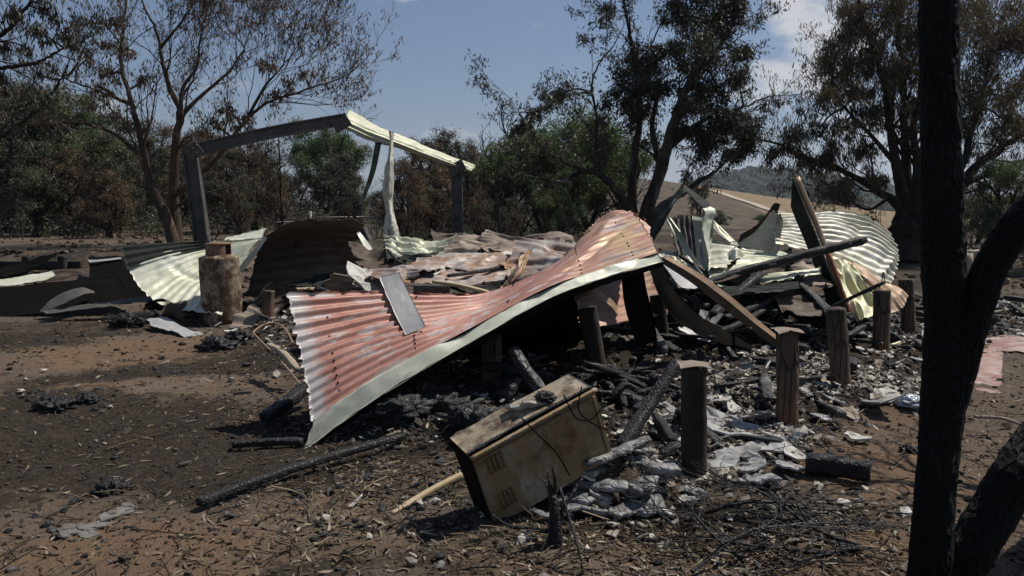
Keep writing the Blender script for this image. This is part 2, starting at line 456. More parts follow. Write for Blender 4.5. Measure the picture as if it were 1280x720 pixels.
# ------------------------------------------------------------------ materials
class NT:
    def __init__(s, name):
        s.m = bpy.data.materials.new(name); s.m.use_nodes = True
        s.n, s.l = s.m.node_tree.nodes, s.m.node_tree.links
        s.b = s.n['Principled BSDF']; s.tc = s.n.new('ShaderNodeTexCoord')

    def noise(s, scale, detail=6, rough=.6, coord='Object', stretch=None, seed=0, dist=0):
        t = s.n.new('ShaderNodeTexNoise'); t.inputs['Scale'].default_value = scale; t.inputs['Detail'].default_value = detail
        t.inputs['Roughness'].default_value = rough; t.inputs['Distortion'].default_value = dist
        mp = s.n.new('ShaderNodeMapping'); mp.inputs['Location'].default_value = (seed * 3.7, seed * 1.3, seed * 2.1)
        if stretch: mp.inputs['Scale'].default_value = stretch
        s.l.new(s.tc.outputs[coord], mp.inputs[0]); s.l.new(mp.outputs[0], t.inputs['Vector'])
        return t.outputs['Fac']

    def voro(s, scale, coord='Object', stretch=None, feature='DISTANCE_TO_EDGE'):
        t = s.n.new('ShaderNodeTexVoronoi'); t.feature = feature; t.inputs['Scale'].default_value = scale
        mp = s.n.new('ShaderNodeMapping')
        if stretch: mp.inputs['Scale'].default_value = stretch
        s.l.new(s.tc.outputs[coord], mp.inputs[0]); s.l.new(mp.outputs[0], t.inputs['Vector'])
        return t.outputs['Distance']

    def attr(s, name):
        t = s.n.new('ShaderNodeAttribute'); t.attribute_name = name
        return t.outputs['Fac']

    def ramp(s, f, a, b, lo=0.0, hi=1.0):
        t = s.n.new('ShaderNodeMapRange'); t.inputs[1].default_value, t.inputs[2].default_value = a, b
        t.inputs[3].default_value, t.inputs[4].default_value = lo, hi
        s.l.new(f, t.inputs[0]); return t.outputs[0]

    def math(s, op, a, b=None):
        t = s.n.new('ShaderNodeMath'); t.operation = op
        for k, x in enumerate((a, b)):
            if x is None: continue
            if isinstance(x, (int, float)): t.inputs[k].default_value = x
            else: s.l.new(x, t.inputs[k])
        return t.outputs[0]

    def mix(s, f, a, b):
        t = s.n.new('ShaderNodeMixRGB')
        for k, x in enumerate((f, a, b)):
            if isinstance(x, (int, float)): t.inputs[k].default_value = x
            elif isinstance(x, tuple): t.inputs[k].default_value = x + (1,) if len(x) == 3 else x
            else: s.l.new(x, t.inputs[k])
        return t.outputs[0]

    def cols(s, f, stops):
        t = s.n.new('ShaderNodeValToRGB'); cr = t.color_ramp
        while len(cr.elements) < len(stops): cr.elements.new(.5)
        for e, (p, c) in zip(cr.elements, stops): e.position = p; e.color = c + (1,)
        s.l.new(f, t.inputs[0]); return t.outputs[0]

    def bump(s, h, strength=.4, dist=.01):
        t = s.n.new('ShaderNodeBump'); t.inputs['Strength'].default_value = strength; t.inputs['Distance'].default_value = dist
        s.l.new(h, t.inputs['Height']); s.l.new(t.outputs[0], s.b.inputs['Normal'])

    def done(s, col, rough=.8, metal=0.0, spec=.3):
        if isinstance(col, tuple): s.b.inputs['Base Color'].default_value = col + (1,)
        else: s.l.new(col, s.b.inputs['Base Color'])
        if isinstance(rough, float): s.b.inputs['Roughness'].default_value = rough
        else: s.l.new(rough, s.b.inputs['Roughness'])
        s.b.inputs['Metallic'].default_value = metal
        s.b.inputs['Specular IOR Level'].default_value = spec
        return s.m


def metal_mat(name, base, alt, wear, rust=None, wear_at=.62, rust_at=.66, rough=.45, scale=3.0, metal=.15, streak=(1.6, 16, 1), seed=0, edge=False):
    """Burnt roofing: paint, a second tone, bare worn streaks along the ribs (UV x is across, y along), rust stains."""
    t = NT(name)
    n1 = t.noise(scale, 5, .6, 'UV', (1.0, .8, 1), seed)
    c = t.mix(t.ramp(n1, .38, .64), base, alt)
    n2 = t.noise(2.2, 7, .65, 'UV', (streak[1] * .5, streak[0], 1), seed + 2)
    c = t.mix(t.ramp(n2, wear_at - .03, wear_at + .04, 0, .85), c, wear)
    nd = t.noise(5.5, 8, .72, 'UV', (1.6, .5, 1), seed + 8)
    c = t.mix(t.ramp(nd, .56, .74, 0, .6), c, tuple(x * .30 for x in base))
    if rust:
        n3 = t.noise(2.8, 8, .7, 'UV', None, seed + 4)
        c = t.mix(t.ramp(n3, rust_at - .08, rust_at + .06), c, rust)
    if edge:    # bare galvanised metal along the cut end, scorched ochre at the far end
        sp = t.n.new('ShaderNodeSeparateXYZ'); t.l.new(t.tc.outputs['UV'], sp.inputs[0])
        y = t.math('ADD', sp.outputs[1], t.math('MULTIPLY', t.math('SUBTRACT', n2, .5), .5))
        c = t.mix(t.ramp(y, .16, .05, 0, .9), c, wear)
        n6 = t.noise(4.5, 7, .7, 'UV', (1, .5, 1), 15)
        c = t.mix(t.math('MULTIPLY', t.ramp(y, 2.2, 2.9), t.ramp(n6, .42, .6)), c, (.42, .29, .17))
        c = t.mix(t.math('MULTIPLY', t.ramp(y, 1.6, 2.2), t.ramp(t.noise(2.0, 6, .6, 'UV', (6, .7, 1), 19), .58, .66)), c, (.14, .13, .15))
    n4 = t.noise(38, 4, .7, 'UV', None, seed + 6)
    c = t.mix(t.ramp(n4, .55, .8, 0, .55), c, tuple(x * .35 for x in base))
    t.bump(t.noise(24, 4, .6, 'UV', None, seed), .15, .006)
    return t.done(c, t.ramp(n2, .3, .7, rough - .12, rough + .25), metal, .4)


def char_mat(name, col=(.009, .008, .008), ash=(.09, .085, .08), amount=.62, scale=22.0, stretch=(1, 1, 1)):
    t = NT(name)
    v = t.voro(scale, 'Object', stretch); n = t.noise(7, 6, .7)
    c = t.mix(t.ramp(n, amount - .03, amount + .16), col, ash)
    c = t.mix(t.ramp(t.noise(45, 3), .55, .75, 0, .5), c, tuple(x * 2.6 for x in col))
    h = t.math('ADD', t.ramp(v, 0, .12), t.math('MULTIPLY', t.noise(30, 4), .4))
    t.bump(h, .6, .010)
    return t.done(c, t.ramp(n, .3, .7, .42, .8), 0, .45)


def plain_mat(name, a, b, scale=8, rough=.8, spec=.25, stretch=None, bump=.3, c3=None, at=.6, coord='Object', metal=0.0):
    t = NT(name)
    n = t.noise(scale, 7, .65, coord, stretch)
    c = t.mix(t.ramp(n, .35, .65), a, b)
    if c3: c = t.mix(t.ramp(t.noise(scale * .6, 8, .7, coord, stretch, 5), at - .06, at + .08), c, c3)
    t.bump(t.noise(scale * 5, 5, .65, coord, stretch), bump, .008)
    return t.done(c, rough, metal, spec)


def leaf_mat(name, stops, trans=.25):
    t = NT(name)
    c = t.cols(t.attr('tint'), stops)
    m = t.done(c, .55, 0, .35)
    tr = t.n.new('ShaderNodeBsdfTranslucent'); mx = t.n.new('ShaderNodeMixShader'); mx.inputs[0].default_value = trans
    t.l.new(c, tr.inputs['Color']); out = t.n['Material Output']
    t.l.new(t.b.outputs[0], mx.inputs[1]); t.l.new(tr.outputs[0], mx.inputs[2]); t.l.new(mx.outputs[0], out.inputs['Surface'])
    return m


M = {}
M['soot'] = plain_mat('soot', (.005, .0045, .004), (.012, .010, .008), 5, .95, .06, c3=(.028, .018, .010), at=.66)
M['black'] = plain_mat('soot_shade_black', (.004, .004, .0035), (.008, .007, .006), 6, .95, .04)  # deepest black, holds the shade of the backlit bands too
M['soot_shade_green'] = plain_mat('soot_shade_green', (.020, .024, .014), (.032, .040, .040), 3, .75, .15, c3=(.012, .011, .01), at=.55)  # sooty green, also paints the shade on faces turned from the sun
M['red'] = metal_mat('red_paint', (.33, .145, .11), (.40, .22, .175), (.42, .41, .40), (.34, .22, .12), .575, .64, .5, 2.5, edge=True)
M['red_dull'] = metal_mat('red_paint_dull', (.22, .11, .085), (.29, .185, .15), (.38, .35, .32), (.10, .07, .05), .54, .61, .6, 3.0, seed=3)
M['salmon'] = metal_mat('salmon_paint', (.46, .25, .18), (.52, .36, .27), (.35, .28, .22), (.30, .15, .07), .62, .7, .6, 3.0, seed=8)
M['sage'] = metal_mat('sage_paint', (.42, .44, .34), (.50, .51, .42), (.60, .60, .54), (.26, .18, .11), .62, .655, .42, 2.0, seed=4)
M['pale'] = metal_mat('pale_zinc', (.54, .54, .39), (.60, .59, .50), (.64, .64, .62), (.32, .34, .24), .6, .7, .48, 2.5, seed=5)
M['white'] = metal_mat('whitened_zinc', (.60, .57, .43), (.68, .66, .57), (.22, .21, .17), (.48, .43, .24), .57, .66, .5, 3.0, seed=11)
M['green'] = metal_mat('pale_green_zinc', (.40, .41, .28), (.48, .47, .36), (.58, .58, .54), (.22, .23, .17), .6, .7, .45, 2.6, seed=6)
M['yellow'] = metal_mat('yellowed_zinc', (.58, .55, .30), (.62, .61, .44), (.62, .60, .52), (.30, .26, .14), .6, .7, .5, 3.2, seed=7)
M['rusty'] = metal_mat('rust_stained_zinc', (.30, .255, .225), (.40, .37, .35), (.24, .16, .115), (.27, .125, .05), .53, .57, .55, 3.4, seed=9)
M['brown'] = metal_mat('burnt_brown_metal', (.17, .13, .10), (.25, .20, .15), (.32, .27, .22), (.08, .06, .045), .6, .64, .6, 3.0, seed=10)
M['dark_brown'] = metal_mat('smoked_brown_metal', (.06, .042, .028), (.09, .065, .045), (.12, .095, .07), (.03, .022, .016), .6, .64, .7, 3.0, seed=17)
M['tan'] = metal_mat('scorched_tan_metal', (.30, .18, .10), (.36, .25, .16), (.26, .22, .18), (.14, .08, .045), .62, .66, .5, 3.5, seed=12)
M['grey'] = metal_mat('dull_grey_metal', (.30, .30, .30), (.38, .37, .36), (.46, .45, .44), (.24, .19, .14), .62, .76, .5, 3.0, seed=13)
M['dark_grey'] = metal_mat('smoked_grey_steel', (.066, .060, .053), (.095, .087, .078), (.20, .185, .165), (.035, .03, .03), .66, .62, .55, 3.0, seed=14)
M['char'] = char_mat('charred_timber', scale=38)
M['char_ash'] = char_mat('ashy_charred_timber', (.016, .015, .014), (.20, .19, .18), .56, 16)
M['wood_grey'] = plain_mat('weathered_timber', (.26, .21, .15), (.36, .31, .24), 6, .85, .15, (6, 6, 1.2), .35, (.05, .04, .03), .64)
M['wood_tan'] = plain_mat('raw_timber', (.34, .26, .15), (.42, .34, .22), 8, .8, .2, None, .3, (.10, .07, .04), .66)
M['fibro'] = plain_mat('fibre_cement', (.28, .28, .27), (.38, .37, .36), 9, .9, .1, None, .45, (.14, .13, .12), .57)
M['fibro_white'] = plain_mat('white_fibre_cement', (.42, .40, .36), (.52, .50, .46), 9, .9, .1, None, .4, (.20, .18, .15), .58)
M['ash_wood'] = char_mat('ash_grey_wood', (.09, .09, .088), (.31, .305, .295), .47, 17, (1, 1, 1))
M['ash_lump'] = plain_mat('ash_slab', (.24, .24, .24), (.42, .415, .405), 14, .95, .1, None, 1.0, (.06, .06, .06), .60)
M['glass_melt'] = plain_mat('melted_glass', (.30, .33, .36), (.45, .47, .50), 6, .12, .6, None, .5)

# ground: soil, charred soil, orange clay and ash, laid out by attributes baked on the ground mesh
t = NT('burnt_ground')
n1, n2, n3 = t.noise(1.7, 8, .65), t.noise(9, 8, .7), t.noise(55, 6, .7)
soil = t.mix(t.ramp(n2, .35, .65), (.098, .068, .045), (.165, .118, .078))
soil = t.mix(t.ramp(n1, .35, .68), soil, (.120, .102, .085))
soil = t.mix(t.math('MULTIPLY', t.attr('clay'), t.ramp(n2, .25, .6, .5, 1)), soil, (.180, .115, .070))
n5 = t.noise(24, 6, .72, seed=6)
cf = t.math('ADD', t.attr('char'), t.math('MULTIPLY', t.math('SUBTRACT', t.math('ADD', t.math('MULTIPLY', n5, .8), t.math('ADD', n2, t.math('MULTIPLY', n3, .6))), 1.2), 1.9))
soil = t.mix(t.ramp(cf, .30, .62), soil, t.mix(t.ramp(t.math('ADD', t.math('MULTIPLY', n5, .7), t.math('MULTIPLY', n2, .3)), .47, .66, 0, .75), t.mix(t.ramp(n3, .32, .66), (.010, .0085, .007), (.048, .038, .030)), (.090, .066, .046)))
af = t.math('ADD', t.attr('ash'), t.math('MULTIPLY', t.math('SUBTRACT', t.math('ADD', n2, t.math('MULTIPLY', n3, .9)), .95), 1.4))
soil = t.mix(t.ramp(af, .5, .95, 0, .85), soil, (.29, .275, .255))
soil = t.mix(t.ramp(n3, .62, .78, 0, .5), soil, (.24, .21, .17))
soil = t.mix(t.ramp(t.noise(120, 3, .6, seed=2), .60, .72, 0, .7), soil, (.02, .018, .016))
soil = t.mix(t.ramp(t.noise(75, 4, .65, seed=9), .62, .70, 0, .75), soil, (.25, .205, .15))
t.bump(t.math('ADD', t.math('MULTIPLY', n2, .5), t.math('ADD', n3, t.math('MULTIPLY', t.noise(140, 4, .7, seed=3), .5))), .8, .03)
M['ground'] = t.done(soil, .95, 0, .12)

t = NT('burnt_bark')
v = t.voro(21, 'UV', (.62, 1.25, 1)); n = t.noise(9, 6, .65)
c = t.mix(t.ramp(n, .45, .75), (.005, .0055, .005), (.015, .013, .011))
c = t.mix(t.ramp(t.noise(5, 8, .75, seed=4), .60, .74, 0, .85), c, (.055, .040, .028))
c = t.mix(t.ramp(t.noise(16, 6, .75, seed=7), .64, .72, 0, .7), c, (.10, .095, .09))
t.bump(t.math('ADD', t.ramp(v, 0, .25), t.noise(45, 4)), 1.0, .02)
M['burnt_bark'] = t.done(c, .8, 0, .2)

def bark(name, a, b, pale, at=.58):
    t = NT(name); n = t.noise(.9, 6, .6, 'Object', (1, 1, .35)); n2 = t.noise(6, 6, .7, 'Object', (1, 1, .25), 3)
    c = t.mix(t.ramp(n2, .35, .65), a, b); c = t.mix(t.ramp(n, at - .07, at + .07), c, pale)
    t.bump(t.noise(14, 5, .7, 'Object', (1, 1, .3)), .7, .03)
    return t.done(c, .85, 0, .15)
M['bark_gum'] = bark('gum_bark', (.020, .017, .015), (.05, .042, .036), (.28, .26, .24), .58)
M['bark_dark'] = bark('dark_bark', (.016, .013, .011), (.038, .029, .023), (.085, .062, .046), .62)
M['bark_brown'] = bark('brown_bark', (.045, .033, .024), (.10, .068, .045), (.27, .19, .125), .6)
M['leaf_dark'] = leaf_mat('dark_gum_leaves', [(0, (0.025, 0.030, 0.017)), (.5, (0.048, 0.049, 0.030)), (.85, (0.086, 0.071, 0.041)), (1, (0.149, 0.109, 0.069))], .18)
M['leaf_brown'] = leaf_mat('scorched_gum_leaves', [(0, (0.052, 0.040, 0.025)), (.45, (0.111, 0.075, 0.043)), (.8, (0.195, 0.127, 0.068)), (1, (0.286, 0.195, 0.117))], .3)
M['leaf_scorch'] = leaf_mat('olive_scorched_leaves', [(0, (0.050, 0.041, 0.023)), (.45, (0.099, 0.076, 0.041)), (.8, (0.165, 0.123, 0.066)), (1, (0.242, 0.187, 0.110))], .32)
M['leaf_green'] = leaf_mat('green_leaves', [(0, (0.039, 0.065, 0.022)), (.5, (0.078, 0.117, 0.039)), (.85, (0.128, 0.158, 0.060)), (1, (0.180, 0.165, 0.083))], .28)
M['leaf_olive'] = leaf_mat('olive_leaves', [(0, (0.042, 0.045, 0.027)), (.5, (0.083, 0.083, 0.050)), (.85, (0.120, 0.108, 0.068)), (1, (0.180, 0.143, 0.098))], .2)
M['leaf_litter'] = leaf_mat('leaf_litter_mat', [(0, (.045, .034, .025)), (.3, (.12, .085, .052)), (.55, (.19, .15, .095)), (.8, (.32, .27, .19)), (.92, (.42, .37, .28)), (1, (.15, .15, .08))], .1)
t = NT('charcoal_bits'); M['coal'] = t.done(t.cols(t.attr('tint'), [(0, (.010, .010, .010)), (.6, (.024, .022, .021)), (.85, (.06, .052, .045)), (1, (.16, .15, .14))]), .65, 0, .35)
t = NT('ash_flakes'); M['flake'] = t.done(t.cols(t.attr('tint'), [(0, (.06, .05, .042)), (.3, (.20, .175, .15)), (.6, (.38, .345, .29)), (1, (.64, .60, .54))]), .9, 0, .15)
t = NT('dry_twigs'); M['twig'] = t.done(t.cols(t.attr('tint'), [(0, (.012, .011, .010)), (.55, (.04, .03, .022)), (.8, (.16, .11, .07)), (1, (.27, .21, .14))]), .8, 0, .2)

# ------------------------------------------------------------------ the setting: ground and hills
def axis(lo, hi, a, b, step, grow):
    core = list(np.arange(a, b, step)); s, x = step, core[-1]
    while x < hi: s *= grow; x += s; core.append(min(x, hi))
    s, x = step, core[0]
    while x > lo: s *= grow; x -= s; core.insert(0, max(x, lo))
    return np.array(core)

xs, ys = axis(-4000, 4000, -5.0, 5.6, .042, 1.10), axis(-60, 7000, 2.6, 10.0, .038, 1.075)
X, Y = np.meshgrid(xs, ys, indexing='ij'); X1, Y1 = X.ravel(), Y.ravel()
Z1 = gz(X1, Y1)
fm = foot_mask(X1, Y1)
BL = [  # px, py, rx, ry (metres), char, clay, ash
    (250, 560, 1.5, .75, 1.0, 0, 0), (120, 515, 1.0, .45, .8, 0, 0), (40, 415, 1.5, 1.2, .55, 0, .25), (300, 450, 1.2, .6, .7, 0, .15), (60, 600, 1.2, .35, .5, 0, 0),
    (180, 465, .7, .25, .35, 0, .2), (440, 560, .6, .4, .6, 0, .2), (560, 620, .5, .4, .4, 0, .1), (880, 660, .6, .35, 1.0, 0, 0), (420, 660, .6, .25, .0, 0, .35), (520, 700, .8, .2, .35, 0, .2),
    (170, 437, 1.3, .85, -.55, .9, 0), (95, 485, .40, .2, -.5, 1.0, 0), (240, 478, .75, .28, -.7, .5, .35), (150, 455, .8, .3, -.4, .6, 0), (1080, 590, .55, .5, -.5, .9, .05), (1090, 520, .5, .5, 0, .6, 0),
    (1040, 690, .8, .3, -.4, .8, .05), (60, 700, .9, .35, -.4, .55, .0), (150, 690, .4, .16, -.4, .5, .1), (330, 680, .55, .24, -.5, .5, .12), (400, 640, .4, .2, -.4, .45, .15), (1240, 560, .8, .5, -.2, .25, .1), (190, 660, .4, .15, -.2, .35, .1), (1220, 660, .3, .2, 0, .2, .4), (760, 700, .7, .2, -.1, .25, .15)]
char = .15 + .60 * np.maximum(0, fbm2(X1, Y1, .75, 4, 21)) * 2 + .62 * fm
clay = .14 * np.maximum(0, fbm2(X1, Y1, .5, 3, 22)) * 2 * (1 - fm)
ash = .18 * np.maximum(0, fbm2(X1, Y1, .9, 4, 23)) * 2 + fm * (.12 + .45 * np.maximum(0, fbm2(X1, Y1, 1.6, 4, 24)) * 2)
wx = X1 + .34 * fbm2(X1, Y1, 2.0, 4, 31) + .16 * fbm2(X1, Y1, 7.0, 3, 33); wy = Y1 + .30 * fbm2(X1, Y1, 2.2, 4, 32) + .14 * fbm2(X1, Y1, 7.5, 3, 34)
for px, py, rx, ry, a, b, c in BL:
    g = G(px, py); w = sstep(1.5, .5, np.sqrt(((wx - g[0]) / rx) ** 2 + ((wy - g[1]) / ry) ** 2))
    char += w * a * .85; clay += w * b; ash += w * c
char = char + .22 * fbm2(X1, Y1, 5.0, 3, 35)
far = sstep(13, 22, np.hypot(X1, Y1)) * (1 - .75 * sstep(-4, -7, X1) * (1 - sstep(27, 34, Y1)))
ash = ash + .38 * sstep(-4, -7, X1) * sstep(16, 17.5, Y1) * (1 - sstep(26, 34, Y1)) * (.5 + fbm2(X1, Y1, .8, 4, 43))
char = char + far * .55 * (1 - sstep(-.2, .25, fbm2(X1, Y1, .25, 3, 41)) * .8)
ni, nj = len(xs), len(ys)
I, J = np.meshgrid(np.arange(ni - 1), np.arange(nj - 1), indexing='ij')
mb = MB(); mb.add(np.stack([X1, Y1, Z1], 1), np.stack([I * nj + J, (I + 1) * nj + J, (I + 1) * nj + J + 1, I * nj + J + 1], -1).reshape(-1, 4))
tag(mb.obj('ground', M['ground'], loc=(0, 0, 0), vattr={'char': np.clip(char, -.3, 1.3), 'clay': np.clip(clay, 0, 1), 'ash': np.clip(ash, 0, 1)}), kind='structure')


def hill(name, crest, d0, d1, mat, nx=160, ny=40, rough=.6, rs=.05, seed=0, back=1.4):
    """A hill whose skyline runs through the crest points (px, py) at distance d1, its foot at d0 and its back falling away."""
    crest = np.array(crest, float)
    px = np.linspace(crest[0, 0], crest[-1, 0], nx); py = np.interp(px, crest[:, 0], crest[:, 1])
    V = []
    for a, b in zip(px, py):
        top = P(a, b, d1); foot = P(a, 300, d0); foot[2] = -7.5
        end = P(a, 300, d1 * back); end[2] = -12
        s = np.linspace(0, 1, ny)
        up = foot[None] * (1 - s[:, None]) + top[None] * s[:, None]
        up[:, 2] = foot[2] + (top[2] - foot[2]) * (s * .35 + .65 * np.sin(s * math.pi / 2) ** 1.5)
        dn = top[None] * (1 - s[1::3, None]) + end[None] * s[1::3, None]
        dn[:, 2] = top[2] + (end[2] - top[2]) * s[1::3] ** 1.6
        V.append(np.concatenate([up, dn]))
    V = np.array(V); V[..., 2] += rough * fbm(V * rs, 4, seed)
    n = V.shape[1]; i, j = np.meshgrid(np.arange(nx - 1), np.arange(n - 1), indexing='ij')
    mb = MB(); mb.add(V.reshape(-1, 3), np.stack([i * n + j, (i + 1) * n + j, (i + 1) * n + j + 1, i * n + j + 1], -1).reshape(-1, 4))
    return tag(mb.obj(name, mat, loc=(0, 0, 0)), kind='structure'), V

t = NT('dry_paddock')
n1 = t.noise(.012, 5, .6); n2 = t.noise(.25, 6, .7); gx = t.attr('burn')
c = t.mix(t.ramp(n2, .35, .65), (.155, .112, .062), (.21, .155, .09))
c = t.mix(t.ramp(t.math('ADD', gx, t.math('MULTIPLY', t.math('SUBTRACT', n2, .5), .5)), .35, .62), c, t.mix(t.ramp(n2, .4, .6), (.060, .048, .036), (.105, .08, .055)))
M['paddock'] = t.done(c, .95, 0, .1)
t = NT('far_forest')
c = t.mix(t.ramp(t.noise(.12, 6, .7), .35, .65), (.020, .030, .020), (.055, .066, .045))
t.bump(t.noise(.25, 4), 1.0, 4.0)
M['far_forest'] = t.done(c, .95, 0, .1)
M['mountain'] = plain_mat('far_mountain', (.035, .05, .045), (.06, .075, .065), .01, .95, .1)

ph, PV = hill('paddock_hill', [(560, 262), (640, 240), (720, 226), (780, 222), (830, 225), (870, 232), (930, 241), (1000, 251), (1060, 259), (1120, 265), (1200, 272), (1400, 290)], 120, 330, M['paddock'], seed=3)
pv = PV.reshape(-1, 3)
pxx = 640 + FPX * pv[:, 0] / pv[:, 1]
rel = (pv[:, 1] - 120) / 210 - np.interp(pxx, [820, 880, 950, 1050, 1150], [1.1, .80, .55, .30, .1])
bw = sstep(.05, -.12, rel + .10 * fbm2(pv[:, 0], pv[:, 1], .02, 3, 6))
ph.data.attributes.new('burn', 'FLOAT', 'POINT').data.foreach_set('value', bw.astype(np.float32))
wh, WV = hill('wooded_hill', [(780, 262), (830, 243), (870, 231), (905, 222), (940, 215), (975, 219), (1010, 224), (1060, 229), (1120, 240), (1180, 252), (1300, 258)], 500, 900, M['far_forest'], nx=420, ny=60, rough=7, rs=.06, seed=9)
hill('far_mountains', [(300, 255), (420, 246), (520, 238), (640, 242), (760, 236), (900, 238), (1060, 232), (1120, 222), (1180, 214), (1240, 221), (1300, 216), (1400, 235), (1700, 250)], 2400, 4200, M['mountain'], nx=200, ny=20, rough=18, rs=.004, seed=12)

# pale farm track across the paddock
tr = []
for px, py in ((872, 236), (890, 241), (915, 249), (940, 257), (962, 264), (985, 271)):
    a = np.argmin((pxx - px) ** 2 + ((360 - FPX * ((pv - [0, 0, CAM_H]) @ UP) / ((pv - [0, 0, CAM_H]) @ FW)) - py) ** 2 + np.where(pv[:, 1] > 331, 1e6, 0))
    tr.append(pv[a] + [0, 0, .35])
tr = crom(np.array(tr), np.linspace(0, 1, 40), 0)
M['track'] = plain_mat('track_gravel', (.34, .28, .22), (.42, .36, .29), 1.5, .95, .1)
mb = MB(); v, f, uv = beam(tr, 2.4, .5, seg=60); mb.add(v, f); tag(mb.obj('track', M['track']), kind='structure')


# ------------------------------------------------------------------ trees
def leaves(mb, pos, r, length=.12, width=.035, hang=.6, tint=None):
    """Diamond leaves hanging from given points."""
    n = len(pos)
    d = r.normal(size=(n, 3)); d /= np.linalg.norm(d, axis=1, keepdims=True)
    d[:, 2] -= hang * 1.6; d /= np.linalg.norm(d, axis=1, keepdims=True)
    s = np.cross(d, r.normal(size=(n, 3))); s /= np.linalg.norm(s, axis=1, keepdims=True) + 1e-9
    L = (length * r.uniform(.6, 1.3, n))[:, None]; W = (width * r.uniform(.6, 1.3, n))[:, None] * .5
    V = np.stack([pos, pos + d * L * .45 + s * W, pos + d * L, pos + d * L * .45 - s * W], 1).reshape(-1, 3)
    F = np.arange(n * 4).reshape(-1, 4)
    mb.add(V, F, 0, np.clip(r.normal(.42, .17, n) if tint is None else tint, 0, 1))


def clump_points(c, rad, n, r, sub=10, sd=.26, flat=.8):
    c = np.asarray(c, float)
    q = r.normal(size=(sub, 3)); q /= np.linalg.norm(q, axis=1, keepdims=True); q *= (r.random((sub, 1)) ** .45)
    q[:, 2] *= flat
    k = r.integers(0, sub, n); t = r.normal(.42, .19, sub)
    return c + (q[k] + r.normal(0, sd, (n, 3)) * r.uniform(.5, 1.2, (sub, 1))[k]) * rad, np.clip(t[k] + r.normal(0, .13, n), 0, 1)


def grow(r, p, d, L, rad, lvl, out, tips, kids=(4, 4, 3), ang=.65, trop=.12, wig=.18, ratio=.62, hi=.35):
    n = 5; pts = [np.array(p, float)]; d = np.array(d, float); d /= np.linalg.norm(d)
    for k in range(n):
        d = d + r.normal(0, wig, 3) + np.array([0, 0, trop]); d /= np.linalg.norm(d)
        pts.append(pts[-1] + d * L / n)
    pts = np.array(pts); rr = rad * np.linspace(1, .45, n + 1)
    out.append((pts, rr))
    if lvl == 0:
        tips.append(pts); return
    nk = kids[-lvl] if lvl <= len(kids) else kids[0]
    for k in range(nk):
        tt = hi + (1 - hi) * (k + r.random()) / nk
        x = tt * n; i = min(int(x), n - 1); q = pts[i] + (pts[i + 1] - pts[i]) * (x - i)
        dd = pts[i + 1] - pts[i]; dd /= np.linalg.norm(dd)
        side = np.cross(dd, r.normal(size=3)); side /= np.linalg.norm(side) + 1e-9
        a = ang * r.uniform(.6, 1.35)
        grow(r, q, dd * math.cos(a) + side * math.sin(a), L * ratio * r.uniform(.7, 1.15), max(np.interp(x, range(n + 1), rr) * .55, .004), lvl - 1, out, tips, kids, ang, trop, wig, ratio, hi)
    grow(r, pts[-1], pts[-1] - pts[-2], L * ratio * .9, rr[-1] * .9, lvl - 1, out, tips, kids, ang, trop, wig, ratio, hi)


def branches(mb, out, minr=0.004):
    for pts, rr in out:
        n = 9 if rr[0] > .08 else 6 if rr[0] > .03 else 4 if rr[0] > .012 else 3
        v, f, uv = tube(pts, np.maximum(rr, minr), n, .12 if rr[0] > .03 else 0, 4.0, 3, cap=False)
        mb.add(v, f, 0, .5, uv)


def dense(pts, n): return crom(np.array(pts, float), np.linspace(0, 1, n), 0)


